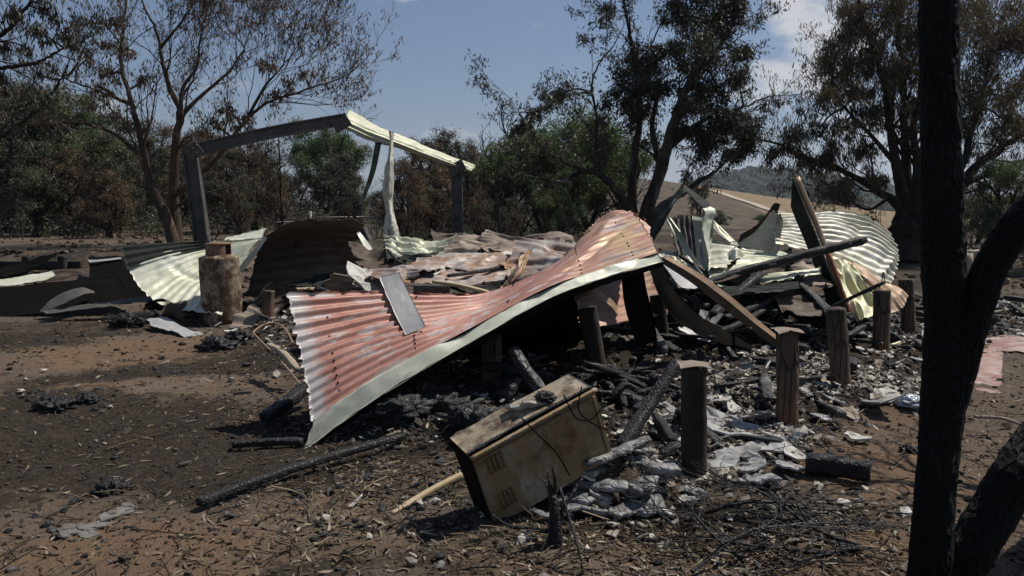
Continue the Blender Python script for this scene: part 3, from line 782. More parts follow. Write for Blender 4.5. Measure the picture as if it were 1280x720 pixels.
def hero_tree(name, label, limbs, clumps, d, bark_m, leaf_m, seed, lev=2, kid=7, tl=1.2, leaf=(.14, .035), per_tip=12, cl_n=900, trop=.05, hang=.6, tip_leaf=True, ang=.7, group=None, sub=10, sd=.26):
    """limbs: list of (pixel path with optional depth offset, base radius, tip radius, twigs?)"""
    r = np.random.default_rng(seed)
    out, tips = [], []
    mt, mbr, mc = MB(), MB(), MB(); axis_pts = []
    for k, (path, r0, r1, tw) in enumerate(limbs):
        w = np.array([P(q[0], q[1], d + (q[2] if len(q) > 2 else 0)) for q in path])
        n = max(8, len(w) * 5); c = dense(w, n); c += np.c_[r.normal(0, .25 * r1 + .008, (n, 3))] * np.linspace(0, 1, n)[:, None]
        rr = r0 + (r1 - r0) * np.linspace(0, 1, n) ** .52
        axis_pts.append(c[2:])
        v, f, uv = tube(c, rr, 12 if r0 > .1 else 7, .16, 3.0, seed + k, cap=True); mt.add(v, f, 0, .5, uv)
        L = np.linalg.norm(np.diff(c, axis=0), axis=1).sum()
        for q in range(int(kid * tw)):
            s = r.uniform(.3, 1.0) * (n - 2); i = int(s); dd = c[i + 1] - c[i]; dd /= np.linalg.norm(dd)
            side = np.cross(dd, r.normal(size=3)); side /= np.linalg.norm(side)
            a = ang * r.uniform(.6, 1.3)
            grow(r, c[i], dd * math.cos(a) + side * math.sin(a), tl * r.uniform(.6, 1.2), max(rr[i] * .35, .012), lev, out, tips, (3, 3, 3), .6, trop, .16, .62)
        if tw: grow(r, c[-1], c[-1] - c[-3], tl, rr[-1], lev, out, tips, (3, 3, 3), .6, trop, .16, .62)
    for px, py, rp, *o in clumps:
        dd = d + (o[0] if o else r.normal(0, .6)); c = P(px, py, dd); rad = rp / FPX * dd
        pts, tt = clump_points(c, rad, int(cl_n * (rp / 30) ** 1.6), r, sub=sub, sd=sd)
        leaves(mc, pts, r, leaf[0], leaf[1], hang, tt)
        A = np.concatenate(axis_pts); near = A[np.argmin(np.linalg.norm((A - c) * [1, .6, 1], axis=1))]
        md = (near + c) / 2 + r.normal(0, .08, 3) * np.linalg.norm(c - near) + [0, 0, .12 * np.linalg.norm(c - near)]
        out.append((dense([near, md, c], 9), np.linspace(.030, .014, 9) * (d / 18)))
        for q in range(5):   # twigs inside the clump
            grow(r, c - (c - md) * .25 * r.random(), r.normal(size=3) + np.array([0, 0, .3]), rad * .7, .02, 1, out, [], (3, 3), .7, trop, .2, .6)
    if tip_leaf and tips:
        T = np.array(tips); m = int(per_tip * len(T)); k = r.integers(0, len(T), m); j = r.integers(2, T.shape[1], m)
        leaves(mc, T[k, j] + r.normal(0, .05, (m, 3)), r, leaf[0], leaf[1], hang)
    branches(mbr, out)
    base = P(*limbs[0][0][0][:2], d)
    root = thing(name, label, 'tree', base, group)
    mt.obj('trunk', bark_m, root); mbr.obj('branches', bark_m, root)
    if mc.V: mc.obj('crown', leaf_m, root, smooth=False)
    return root


hero_tree('gum_tree', 'tall half scorched gum tree with several stems rising behind the peak of the red roofing', [
    ([(802, 352), (805, 300), (809, 262), (822, 225), (835, 180), (850, 130), (868, 90), (885, 50), (900, 10), (915, -45)], .24, .05, 1),
    ([(797, 350, .2), (793, 290, .2), (790, 240, .2), (794, 185, .2), (800, 150, .2), (798, 110, .2), (790, 60, .2), (783, 20, .2), (775, -25, .2)], .17, .025, .5),
    ([(800, 318, -.2), (788, 270, -.3), (775, 245, -.4), (755, 222, -.6), (735, 214, -.8), (712, 222, -.9)], .16, .045, .35),
    ([(772, 243, -.3), (752, 215, -.5), (745, 190, -.6), (746, 150, -.6), (740, 105, -.7), (752, 72, -.7)], .07, .015, .8),
    ([(808, 280), (828, 257), (850, 244), (875, 226), (900, 212)], .13, .03, .6),
    ([(834, 185), (855, 168), (880, 150), (905, 142), (935, 132)], .11, .02, .8),
    ([(866, 95), (888, 72), (908, 45), (922, 14)], .09, .02, .5),
    ([(826, 210, .4), (815, 160, .4), (820, 120, .5), (805, 80, .6), (812, 60, .6)], .10, .02, .7),
    ([(735, 214, -.8), (700, 200, -.9), (672, 178, -1), (655, 150, -1)], .035, .01, .5),
], [(795, 95, 30), (815, 75, 22), (785, 125, 26), (800, 140, 20), (820, 110, 22), (872, 60, 34), (900, 28, 34), (918, 6, 20), (895, 105, 34), (912, 150, 32), (880, 178, 30), (925, 165, 24), (862, 130, 22), (918, 192, 16), (935, 182, 14), (855, 165, 18),
    (850, 20, 22), (870, -10, 34), (655, 155, 11), (645, 165, 8), (690, 125, 13), (672, 140, 10), (700, 118, 9), (760, 12, 9), (926, 66, 14), (922, 100, 12), (842, 60, 14)],
    17, M['bark_gum'], M['leaf_dark'], 11, lev=2, kid=9, tl=.85, leaf=(.11, .027), per_tip=13, cl_n=2400)

hero_tree('gum_tree', 'big spreading scorched gum tree with brown leaves behind the black foreground trunk', [
    ([(1127, 326), (1130, 300), (1134, 282), (1138, 268)], .52, .42, 0),
    ([(1136, 274), (1128, 245), (1120, 205), (1113, 165), (1106, 110), (1094, 70), (1080, 25)], .24, .05, 1.1),
    ([(1138, 272, .2), (1134, 235, .3), (1132, 190, .4), (1130, 150, .5), (1128, 100, .5), (1122, 40, .6), (1118, -25, .6)], .22, .05, 1.3),
    ([(1142, 270, -.2), (1146, 230, -.2), (1147, 200, -.2), (1141, 165, -.3), (1149, 120, -.4), (1158, 50, -.5)], .22, .05, 1),
    ([(1134, 272), (1118, 252), (1100, 241), (1075, 225), (1035, 206), (1003, 197), (980, 182)], .19, .04, 1.4),
    ([(1144, 275), (1165, 258), (1200, 228), (1240, 193), (1290, 158)], .26, .08, 1.2),
    ([(1190, 236), (1205, 200), (1216, 160), (1230, 110), (1243, 50)], .13, .03, 1.2),
    ([(1180, 245, .3), (1225, 222, .4), (1265, 212, .5), (1330, 204, .5)], .12, .04, 1),
    ([(1120, 205), (1085, 165), (1060, 140), (1042, 116)], .10, .02, .9),
    ([(1110, 248, .5), (1085, 262, .5), (1060, 250, .5), (1040, 248, .5)], .06, .02, .8),
], [(985, 172, 22), (1003, 200, 18), (968, 198, 16), (1042, 196, 20), (1040, 236, 14), (1058, 240, 20), (1040, 84, 24), (1060, 46, 28), (1036, 122, 20), (1072, 112, 28), (1092, 40, 42), (1110, 85, 30), (1060, 160, 20), (1078, 190, 20), (1125, 30, 38),
    (1066, 14, 28), (1220, 40, 44), (1262, 60, 40), (1232, 108, 36), (1275, 118, 34), (1205, 12, 40), (1255, 150, 26), (1140, 80, 30), (1160, 20, 40), (1215, 150, 22), (1090, 140, 22), (1290, 30, 44), (1290, 165, 26), (1225, 235, 14), (1095, 225, 16), (1050, 90, 24), (1075, 70, 26), (1150, 130, 20), (1025, 160, 14)],
    22, M['bark_dark'], M['leaf_scorch'], 12, lev=2, kid=11, tl=1.25, leaf=(.14, .026), per_tip=11, cl_n=1900, hang=1.0)

hero_tree('gum_tree', 'bare twiggy burnt gum tree with scraps of brown leaf behind the left carport post', [
    ([(220, 318), (214, 290), (200, 255), (186, 225), (177, 179), (167, 137), (152, 83), (154, 35), (160, -10)], .21, .025, 1.5),
    ([(224, 318, .3), (220, 287, .3), (217, 233, .3), (221, 167, .2), (227, 142, .2), (212, 110, .2), (204, 80, .2), (196, 42, .2), (178, 5, .2)], .20, .025, 1.5),
    ([(226, 145, .2), (250, 121, .2), (283, 92, .2), (300, 70, .2), (308, 52, .2)], .075, .015, 1.4),
    ([(226, 146), (228, 112), (246, 83), (250, 50), (256, 20)], .07, .015, 1.3),
    ([(216, 245), (250, 217), (276, 192), (308, 150), (333, 129), (367, 117), (398, 106)], .095, .022, 1.9),
    ([(180, 195), (167, 187), (142, 167), (100, 154), (60, 154)], .09, .03, .5),
    ([(164, 130), (150, 125), (118, 112), (83, 100)], .07, .02, .6),
    ([(305, 155), (330, 110), (345, 92), (362, 72)], .06, .012, 1.6),
    ([(216, 262), (240, 245), (262, 240), (285, 235)], .05, .015, .5),
    ([(200, 60), (225, 30), (240, 8), (250, -12)], .05, .012, 1.0),
], [(112, 72, 17), (132, 58, 15), (98, 32, 17), (140, 92, 15), (128, 112, 12), (160, 62, 13), (332, 82, 12), (362, 105, 13), (302, 150, 17), (282, 140, 14), (345, 120, 13), (110, 130, 11), (150, 30, 13), (88, 55, 12), (180, 100, 9), (270, 155, 11), (378, 92, 9)],
    20, M['bark_brown'], M['leaf_brown'], 13, lev=3, kid=6, tl=1.5, leaf=(.13, .034), per_tip=1.6, cl_n=620, trop=.10, hang=.9)

hero_tree('gum_tree', 'gum branches with hanging leaves reaching in over the dark bush at the upper left', [
    ([(-120, 420), (-110, 300), (-95, 200), (-80, 110), (-90, 20), (-80, -60)], .22, .08, 0),
    ([(-88, 170), (-40, 176), (0, 171), (26, 154), (50, 135), (71, 107), (82, 88)], .07, .012, .6),
    ([(-85, 105), (-30, 90), (0, 85), (42, 79), (66, 68), (84, 58)], .06, .012, .6),
    ([(-82, 90), (-30, 62), (0, 46), (25, 20), (44, -6)], .06, .02, .9),
    ([(-88, 150), (-30, 138), (0, 137), (30, 132), (52, 120)], .04, .01, .6),
], [(8, 62, 12), (44, 36, 13), (60, 52, 10), (20, 18, 16), (68, 24, 12), (5, 98, 11), (58, 12, 12), (-20, 30, 22), (35, 60, 8), (80, 42, 8), (12, 120, 9), (48, 92, 6)],
    12, M['bark_gum'], M['leaf_dark'], 14, lev=2, kid=6, tl=.6, leaf=(.10, .024), per_tip=5, cl_n=420, hang=1.3)

# bush variants, copied for the belt of trees round the clearing
def bush_variant(seed, H, W, trunk_m, leaf_m, n, gap=.3, stems=2, low=.25):
    r = np.random.default_rng(seed); mt, mc = MB(), MB(); out = []
    for s in range(stems):
        b = np.array([r.normal(0, .15 * W) * (s > 0), r.normal(0, .1), -.15]); tp = np.array([r.normal(0, .18 * W), r.normal(0, .18 * W), H * .8])
        c = dense([b, b * .7 + tp * .2 + r.normal(0, .1, 3), b * .4 + tp * .55 + r.normal(0, .15, 3), tp], 12)
        v, f, uv = tube(c, np.linspace(.035 * H, .008 * H, 12), 7, .2, 3, seed); mt.add(v, f, 0, .5, uv)
        for q in range(9):
            i = r.integers(3, 11); a = r.uniform(0, 6.28)
            grow(r, c[i], np.array([math.cos(a), math.sin(a), .7]), W * .3, .012 * H, 2, out, [], (3, 3), .6, .05, .18, .6)
    branches(mt, out, .012)
    for k in range(34):
        a = r.uniform(0, 6.28); h = low + (1 - low) * r.random() ** .8; w = W * .5 * math.sin(math.pi * min(max((h - low * .5) / (1.08 - low * .5), .08), .97)) ** .7
        rr = w * r.uniform(.2, 1.0); c = np.array([math.cos(a) * rr, math.sin(a) * rr, h * H])
        pts, tt = clump_points(c, W * r.uniform(.09, .17), n * 2 // 34, r, sub=9, sd=.28)
        leaves(mc, pts, r, .105, .036, .5, np.clip(tt + r.normal(0, .1), 0, 1))
    root = thing('bush_tree', None, 'tree', (0, 0, 0))
    mt.obj('trunk', trunk_m, root, loc=None); mc.obj('crown', leaf_m, root, smooth=False)
    return root

VAR = {'green': bush_variant(21, 5, 4.8, M['bark_dark'], M['leaf_green'], 26000), 'green2': bush_variant(22, 5, 4.2, M['bark_dark'], M['leaf_green'], 17000, stems=3),
       'olive': bush_variant(23, 5, 3.6, M['bark_dark'], M['leaf_olive'], 15000, stems=2, low=.3), 'brown': bush_variant(24, 5, 3.8, M['bark_dark'], M['leaf_brown'], 9500, stems=3, low=.2),
       'dark': bush_variant(25, 5, 4.4, M['bark_dark'], M['leaf_dark'], 15000, stems=2, low=.12), 'thin': bush_variant(26, 5, 3.0, M['bark_brown'], M['leaf_olive'], 2600, stems=4, low=.15)}
used_var = set()
FIRST = {}
def bush(kind, px, top, d, wide=1.0, label='', group='trees behind the burnt house'):
    src = VAR[kind]
    if kind in FIRST: o = copy_tree(src)
    else: o = src; FIRST[kind] = 1
    p = P(px, 290, d); z = g1(p[0], p[1]); h = P(px, top, d)[2] - z
    s = h / 5.0
    o.location = (p[0], p[1], z - .05); o.scale = (s * wide, s * wide, s); o.rotation_euler = (0, 0, float(rng.uniform(0, 6.28)))
    return tag(o, label, 'tree', group)

for kind, px, top, d, w, lab in [
    ('olive', 12, 118, 30, 1.0, 'dull leafy tree at the far left edge, beneath the hanging gum branches'),
    ('olive', 58, 108, 33, 1.0, 'dark olive tree with a rounded top near the left edge, beside the reaching pale branches'),
    ('green2', 105, 122, 31, 1.1, 'dark green tree in the left bush, under the pale sideways limbs'),
    ('olive', 40, 175, 26, 1.1, 'low dull olive tree at the far left above the bank'),
    ('brown', 95, 190, 27, 1.1, 'low scorched tree above the bank, left of the twin burnt trunks'),
    ('olive', 150, 165, 29, 1.0, 'olive tree just left of the twin burnt trunks'),
    ('olive', 180, 150, 34, 1.0, 'olive tree showing between the twin burnt trunks'),
    ('brown', 135, 215, 25, 1.2, 'low brown scorched tree above the bank at left'),
    ('brown', 255, 165, 30, 1.0, 'scorched tree right behind the left carport post'),
    ('olive', 285, 185, 27, 1.0, 'olive scorched tree under the left half of the carport rafter'),
    ('brown', 320, 170, 29, .9, 'scorched brown tree under the middle of the carport rafter'),
    ('thin', 350, 178, 33, .9, 'thin gum with see-through crown under the carport rafter'),
    ('thin', 300, 225, 24, 1.0, 'small twiggy sapling behind the pale sheets at left'),
    ('green', 408, 158, 42, .95, 'green tree under the peak of the carport gable'),
    ('olive', 425, 190, 36, 1.0, 'dull olive tree under the gable peak, in front of a green one'),
    ('olive', 440, 225, 33, .8, 'low olive bush beside the leaning gable strip'),
    ('brown', 530, 180, 33, 1.0, 'brown scorched tree below the hanging gable sheet, left of the right post'),
    ('brown', 505, 205, 30, .9, 'brown scorched tree right of the crumpled hanging flashing'),
    ('dark', 565, 168, 37, .9, 'dark tree rising over the right end of the gable sheet'),
    ('brown', 600, 182, 35, .9, 'brown thinly leaved tree right of the right carport post'),
    ('thin', 628, 210, 30, .9, 'thin twiggy tree left of the bright green tree'),
    ('thin', 600, 238, 24, .9, 'sparse twiggy shrub right of the right carport post'),
    ('thin', 640, 248, 23, .9, 'sparse twiggy shrub below the green tree'),
    ('green', 712, 148, 31, 1.25, 'broad bright green tree left of the tall half scorched gum'),
    ('green', 662, 176, 30, 1.05, 'smaller green tree at the left side of the broad green tree'),
    ('green', 752, 172, 32, 1.05, 'green tree touching the stems of the tall half scorched gum'),
    ('green2', 700, 215, 28, 1.0, 'low dark green tree in front of the broad green tree'),
    ('dark', 850, 268, 60, 1.6, 'low dark bush in the dip below the burnt paddock'),
    ('olive', 900, 262, 62, 1.6, 'low olive bush in the dip below the paddock track'),
    ('green', 955, 268, 64, 1.6, 'low green bush in the dip behind the scalloped dark sheet'),
    ('thin', 874, 214, 27, .55, 'thin dead sapling standing before the paddock hill'),
    ('olive', 1085, 262, 40, 1.1, 'low olive bush behind the big white sheet'),
    ('olive', 1165, 268, 36, .9, 'low olive bush just left of the black foreground trunk'),
    ('olive', 1220, 240, 32, 1.0, 'olive tree right of the black foreground trunk, under the sideways limbs'),
    ('green2', 1262, 205, 20, 1.1, 'dark green leafy tree at the right edge, behind the charred fork'),
    ('dark', 1310, 215, 18, 1.1, 'dark tree at the right edge, partly out of the picture'),
    ('green', 856, 226, 300, .9, 'lone tree on the crest of the paddock hill'), ('olive', 818, 219, 320, .9, 'small tree on the skyline left of the lone crest tree'),
    ('dark', 478, 238, 45, 1.0, 'dark tree behind the crumpled hanging flashing'), ('dark', 375, 215, 45, 1.0, 'dark tree far behind the carport, left of the green one'),
    ('dark', -20, 95, 40, 1.2, 'tall dark tree beyond the far left edge, behind the hanging gum branches'), ('dark', 75, 128, 42, 1.2, 'dark tree in the second row at left, between two olive ones'),
    ('olive', 130, 138, 44, 1.2, 'olive tree in the second row, left of the twin burnt trunks'), ('brown', 205, 160, 44, 1.2, 'brown tree in the second row behind the twin burnt trunks'),
    ('dark', 280, 172, 46, 1.2, 'dark tree in the second row under the left end of the rafter'), ('olive', 335, 190, 48, 1.2, 'olive tree in the second row under the rafter'),
    ('dark', 548, 195, 48, 1.2, 'dark tree in the second row behind the right carport post'), ('olive', 615, 200, 50, 1.2, 'olive tree in the second row between carport and green tree'),
    ('dark', 225, 190, 38, 1.2, 'dark tree behind the forked base of the twiggy burnt gum')]:
    o = bush(kind, px, top, d, w, lab)
    if d > 250:
        o.location.z = float(P(px, 234 if px > 840 else 228, d)[2]); hh = P(px, top, d)[2] - o.location.z; o.scale = (hh / 4.5, hh / 4.5, hh / 5)

# undergrowth and a belt of wood closing the gaps between the trunks, one mass
r = np.random.default_rng(77); mb = MB()
for px in np.arange(-240, 790, 5):
    for d, hm in ((r.uniform(46, 62), r.uniform(1.2, 3.6)), (r.uniform(34, 46), r.uniform(.6, 2.0)), (r.uniform(25, 34), r.uniform(.3, 1.2) * (px < 340 or r.random() < .4) * (r.random() < .6))):
        if px > 560: hm *= .7
        if hm < .25: continue
        p = P(px + r.normal(0, 4), 290, d); z = g1(p[0], p[1])
        for k in range(3):
            pts, tt = clump_points((p[0] + r.normal(0, .4), p[1] + r.normal(0, .5), z + hm * (.15 + .3 * k)),   .35 + hm * .22, 130, r, sub=6, sd=.32)
            leaves(mb, pts, r, .10, .034, .4, np.clip(tt - .16, 0, 1))
tag(mb.obj('undergrowth', M['leaf_olive'], smooth=False), kind='stuff')
mb = MB(); r = np.random.default_rng(78)
for px in np.r_[np.arange(-220, 780, 4.2), np.arange(1080, 1420, 9)]:
    d = r.uniform(23, 40); p = P(px, 290, d); z = g1(p[0], p[1]); h = r.uniform(.5, 2.6)
    b = np.array([p[0], p[1], z - .05]); tp = b + [r.normal(0, .25) * h, r.normal(0, .2) * h, h]
    v, f, uv = tube(dense([b, b * .5 + tp * .5 + r.normal(0, .08, 3), tp], 7), np.linspace(.022, .006, 7), 4, cap=False); mb.add(v, f)
    for q in range(3):
        s0 = b + (tp - b) * r.uniform(.3, .9); v, f, uv = tube(dense([s0, s0 + r.normal(0, .2, 3) + [0, 0, .2], s0 + r.normal(0, .35, 3) + [0, 0, .45]], 5), np.linspace(.010, .004, 5), 3, cap=False); mb.add(v, f)
tag(mb.obj('burnt_saplings', M['bark_dark']), kind='stuff')
mb = MB()
WVf = WV.reshape(-1, 3); ppx = 640 + FPX * WVf[:, 0] / WVf[:, 1]
k = r.choice(np.where((ppx > 780) & (ppx < 1300) & (WVf[:, 1] > 560) & (WVf[:, 1] < 905))[0], 2600)
chunks(mb, WVf[k] + np.c_[r.normal(0, 3, (len(k), 2)), r.uniform(0, 2.5, len(k))], r.uniform(3, 6.5, len(k)), np.array([1, 1, .9]), r)
tag(mb.obj('hill_forest', M['far_forest'], smooth=False), kind='stuff')

# ------------------------------------------------------------------ white farm buildings on the wooded hill
M['white_roof'] = plain_mat('white_roof', (.72, .72, .72), (.78, .78, .78), 2, .5, .3)
M['shed_wall'] = plain_mat('shed_wall', (.45, .44, .42), (.5, .49, .47), 2, .8, .2)
for px, w, lab in ((978, 9, 'small white roofed shed at the left of the pair on the wooded hill'), (998, 15, 'longer white roofed farm building on the wooded hill beside the leaning board')):
    c = P(px, 227, 860); root = thing('farm_building', lab, 'building', c - np.array([0, 0, 2.5]), 'farm buildings on the wooded hill')
    mb = MB(); v, f, uv = beam([c + [-w, 0, -1.2], c + [w, 0, -1.2]], 9, 4, seg=2, ch=.01); mb.add(v, f); mb.obj('wall', M['shed_wall'], root, smooth=False)
    mb = MB(); x0, x1 = c[0] - w - .6, c[0] + w + .6
    for s in (-1, 1):
        a = [(x0, c[1] + s * 5.4, c[2] + .7), (x1, c[1] + s * 5.4, c[2] + .7)]; b = [(x0, c[1], c[2] + 3.3), (x1, c[1], c[2] + 3.3)]
        add_sheet(mb, [a, b], nv=4, nu=4, thick=.2, world_pts=True)
    mb.obj('roof', M['white_roof'], root, smooth=False)

# ------------------------------------------------------------------ black forked trunk close to the viewer
r = np.random.default_rng(31)
root = thing('charred_tree', 'black charred forked trunk standing close at the right, cutting the whole picture height', 'tree', (P(1160, 740, 3.1)[0], 3.1, 0))
def burnt_stem(path, r0, r1, seed, n=150, sides=40):
    w = dense(path, n); rr = crom(np.array([[a] for a in (r0 if isinstance(r0, list) else [r0, r1])]), np.linspace(0, 1, n), 0)[:, 0]
    v, q, uv = tube(w, rr, sides, .0, 1, seed)
    m = n * sides; c = np.repeat(w, sides, 0); dv = v[:m] - c; ln = np.linalg.norm(dv, axis=1, keepdims=True)
    st = v[:m] * np.array([1, 1, .45])
    v[:m] += dv / ln * (.007 * fbm(st * 7, 3, seed) + .006 * fbm(v[:m] * np.array([38, 38, 20]), 3, seed + 1) + .007 * np.maximum(0, fbm(v[:m] * np.array([70, 70, 22]), 3, seed + 2)))[:, None]
    uv = np.c_[uv[:, 0] * 1.0, uv[:, 1] * .1]
    return v, q, uv
d0 = 3.1
mb = MB()
v, q, uv = burnt_stem([P(1158, 800, d0), P(1162, 720, d0), P(1170, 600, d0), P(1180, 480, d0), P(1182, 400, d0), P(1178, 300, d0), P(1176, 200, d0), P(1174, 100, d0), P(1173, 0, d0), P(1172, -140, d0), P(1150, -420, d0)], [.095, .082, .076, .080, .076, .080, .073, .070, .068, .065, .05], 0, 5, 260, 56); mb.add(v, q, 0, .5, uv)
mb.obj('trunk', M['burnt_bark'], root)
mb = MB()
v, q, uv = burnt_stem([P(1178, 560, d0), P(1188, 490, d0), P(1205, 425, d0 - .02), P(1232, 350, d0 - .05), P(1258, 300, d0 - .08), P(1290, 262, d0 - .1), P(1400, 150, d0 - .15), P(1480, 20, d0 - .2)], [.045, .072, .070, .062, .060, .058, .05, .04], 0, 6, 180, 48); mb.add(v, q, 0, .5, uv)
mb.obj('limb', M['burnt_bark'], root)
mb = MB()
v, q, uv = burnt_stem([P(1165, 800, d0 - .02), P(1205, 705, d0), P(1245, 635, d0 + .05), P(1290, 565, d0 + .1), P(1390, 430, d0 + .5), P(1480, 300, d0 + 1.0), P(1540, 140, d0 + 1.6)], [.08, .084, .088, .087, .075, .06, .04], 0, 7, 180, 48); mb.add(v, q, 0, .5, uv)
mb.obj('limb', M['burnt_bark'], root)
out = []
for st, dr in ((P(1480, 300, d0 + 1.0), (.6, .6, .7)), (P(1520, 200, d0 + 1.4), (.1, .9, .8)), (P(1540, 140, d0 + 1.6), (.4, .2, 1)), (P(1500, 250, d0 + 1.2), (.9, .5, .3)), (P(1540, 140, d0 + 1.6), (-.1, .7, .8)), (P(1480, 20, d0 - .2), (.3, .4, .8))):
    out = []; grow(r, st, dr, 1.6, .035, 3, out, [], (3, 3, 3), .6, .05, .16, .65)
    mb = MB(); branches(mb, out); mb.obj('branch', M['burnt_bark'], root)
# (joined onto the limbs they spring from)

# ------------------------------------------------------------------ roof section in the middle: red corrugated sheet with a pale green barge flashing
red_rows = [
    [(392, 530, 5.2), (478, 473, 5.45), (597, 409, 5.85), (690, 360, 6.15), (763, 337, 6.40), (823, 318, 6.65)],
    [(383, 480, 5.4), (472, 437, 5.68), (598, 394, 6.15), (690, 346, 6.45), (757, 317, 6.75), (815, 298, 6.95)],
    [(371, 425, 5.6), (468, 400, 5.95), (602, 379, 6.50), (690, 336, 6.75), (748, 299, 7.05), (803, 280, 7.30)],
    [(360, 365, 5.78), (468, 363, 6.20), (608, 365, 6.85), (692, 329, 7.10), (740, 284, 7.35), (789, 263, 7.60)]]
roof = thing('roof_section', 'large salmon red corrugated roof section twisted over the ruin, with pale green edge flashing', 'roof sheet', (P(597, 409, 5.85)[0], 5.85, 0))
mb = MB(); top, N = add_sheet(mb, red_rows, ribs=12, amp=.0125, nv=140, nu=150, crumple=.028, cs=1.7, jag=.9, seed=2, dents=((.55, .40, 1.0, .72, -.035, .05), (.2, .55, .75, .95, -.03, .06), (.7, .80, 1.0, .90, .03, .05), (.35, .12, .8, .30, -.014, .03), (0, .62, .45, .70, .022, .05)), flat=.72)
mb.obj('corrugated_sheet', [M['red'], M['soot']], roof)
# screws with dark washers in rows across the ribs
vv, qq = MB(), None
for j in (12, 38, 66, 97, 125):
    for i in range(6, 148, 11):
        if rng.random() < .6:
            p = top[i, j] + N[i, j] * .002; v, f, uv = tube([p - N[i, j] * .002, p + N[i, j] * .006], [.008, .006], 7); vv.add(v, f)
tag(vv.obj('roofing_screws', M['soot'], roof), kind='stuff')
edge = np.array([P(*c) for c in red_rows[0]])
outer = np.array([P(*c) for c in [(379, 566, 5.12), (478, 498, 5.39), (597, 427, 5.75), (690, 375, 6.06), (765, 347, 6.33), (829, 327, 6.62)]])
outer = edge + (outer - edge) * np.array([[.95], [.85], [.80], [.80], [.85], [1]])
lift = np.array([0, -.01, .012])
lip = outer + np.array([[0, .02, -.02], [0, .03, -.04], [0, .05, -.065], [0, .05, -.07], [0, .04, -.055], [0, .02, -.04]])
mb = MB(); add_sheet(mb, [edge + lift + (edge - outer) * .12, edge + lift, outer + lift * .5], nv=120, nu=24, crumple=.026, cs=2.6, seed=4, dents=((0, .3, 1, .33, .012, .04), (0, .58, 1, .55, -.014, .05), (0, .8, 1, .84, .012, .04)), world_pts=True, jag=.4, thick=.003)
add_sheet(mb, [outer + lift * .5 + [0, -.002, -.001], lip], nv=90, nu=8, crumple=.008, cs=4, seed=5, world_pts=True, thick=.003)  # lip's visible underside blackened to stand for the shade beneath it
mb.obj('edge_flashing', [M['sage'], M['soot']], roof)
# unseen rear slope, added to keep light out from under the section
bk = np.array([P(*c) for c in red_rows[3]])[1:5]; dn = np.array([[-.15, .35, -.30], [0, .5, -.42], [.1, .55, -.5], [.15, .6, -.55]])
mb = MB(); add_sheet(mb, [bk + [0, -.02, -.02], bk + dn, bk + dn * 2.1 + [0, 0, .1]], ribs=10, amp=.011, nv=50, crumple=.04, cs=2, jag=.8, seed=19, world_pts=True)
mb.obj('rear_light_block', [M['red_dull'], M['soot']], roof)

sheet('flashing_offcut', [[(474, 346, 6.29), (487, 378, 6.11), (507, 419, 5.84)], [(499, 340, 6.32), (513, 370, 6.16), (532, 408, 5.89)]], [M['grey'], M['soot']],
      label='bent grey metal offcut lying across the red corrugated roofing', cat='metal sheet', ribs=0, crumple=.007, cs=5, seed=6, jag=.15, nv=40)

# salmon piece buckled up behind the peak
sheet('roof_sheet', [[(728, 292, 7.9), (765, 288, 7.7), (800, 302, 7.6), (822, 318, 7.5)], [(738, 283, 8.0), (768, 273, 7.95), (798, 284, 7.9), (816, 300, 7.8)], [(752, 272, 8.3), (775, 264, 8.2), (797, 268, 8.2), (812, 280, 8.2)]],
      [M['salmon'], M['soot']], label='buckled salmon sheet poking up behind the peak of the red roofing', cat='roof sheet', ribs=7, amp=.012, crumple=.06, cs=2.2, seed=8, jag=.8, nv=50)
# flat red-brown sheets glimpsed underneath the peak
sheet('roof_sheet', [[(725, 402, 7.3), (765, 408, 7.4), (812, 398, 7.5), (835, 392, 7.55)], [(722, 372, 7.7), (765, 366, 7.8), (808, 352, 7.9), (832, 345, 7.9)], [(715, 350, 8.0), (765, 338, 8.1), (805, 325, 8.2), (826, 320, 8.2)]],
      [M['salmon'], M['soot']], label='scorched salmon sheet hanging in the gap under the roof peak', cat='roof sheet', ribs=8, amp=.009, crumple=.03, cs=2, seed=9, jag=.6)
sheet('scorched_strip', [[(718, 368, 7.0), (740, 360, 7.0), (762, 372, 7.05), (772, 384, 7.1)], [(718, 376, 6.95), (740, 368, 6.95), (760, 380, 7.0), (770, 392, 7.05)]], [M['tan'], M['soot']],
      label='curled rusty strip under the roof peak', cat='metal strip', crumple=.02, seed=10, nv=24)

# drooping bands below the tip, backlit shade put into their black
sheet('steel_band', [[(777, 345, 6.9), (780, 375, 7.0), (786, 400, 7.05), (795, 432, 7.1)], [(804, 336, 6.95), (809, 365, 7.05), (816, 392, 7.1), (822, 425, 7.15)]], [M['black'], M['black']],
      label='backlit black steel band hanging straight down below the roof tip', cat='steel band', crumple=.02, cs=3, seed=12, nv=30)
sheet('steel_band', [[(811, 332, 6.75), (824, 370, 6.9), (848, 402, 7.1), (888, 424, 7.3), (935, 440, 7.5)], [(820, 330, 6.85), (835, 367, 7.0), (859, 397, 7.2), (895, 417, 7.4), (940, 437, 7.6)], [(829, 328, 6.95), (845, 364, 7.15), (870, 391, 7.35), (903, 411, 7.55), (945, 434, 7.75)]], [M['black'], M['black']],
      label='broad backlit black band curling down to the right from the roof tip', cat='steel band', crumple=.02, cs=3, seed=13, nv=50, jag=.4)
band = thing('brown_flashing', 'long brown bent flashing slanting down right from the roof tip to the stumps', 'metal strip', P(900, 400, 7.2))
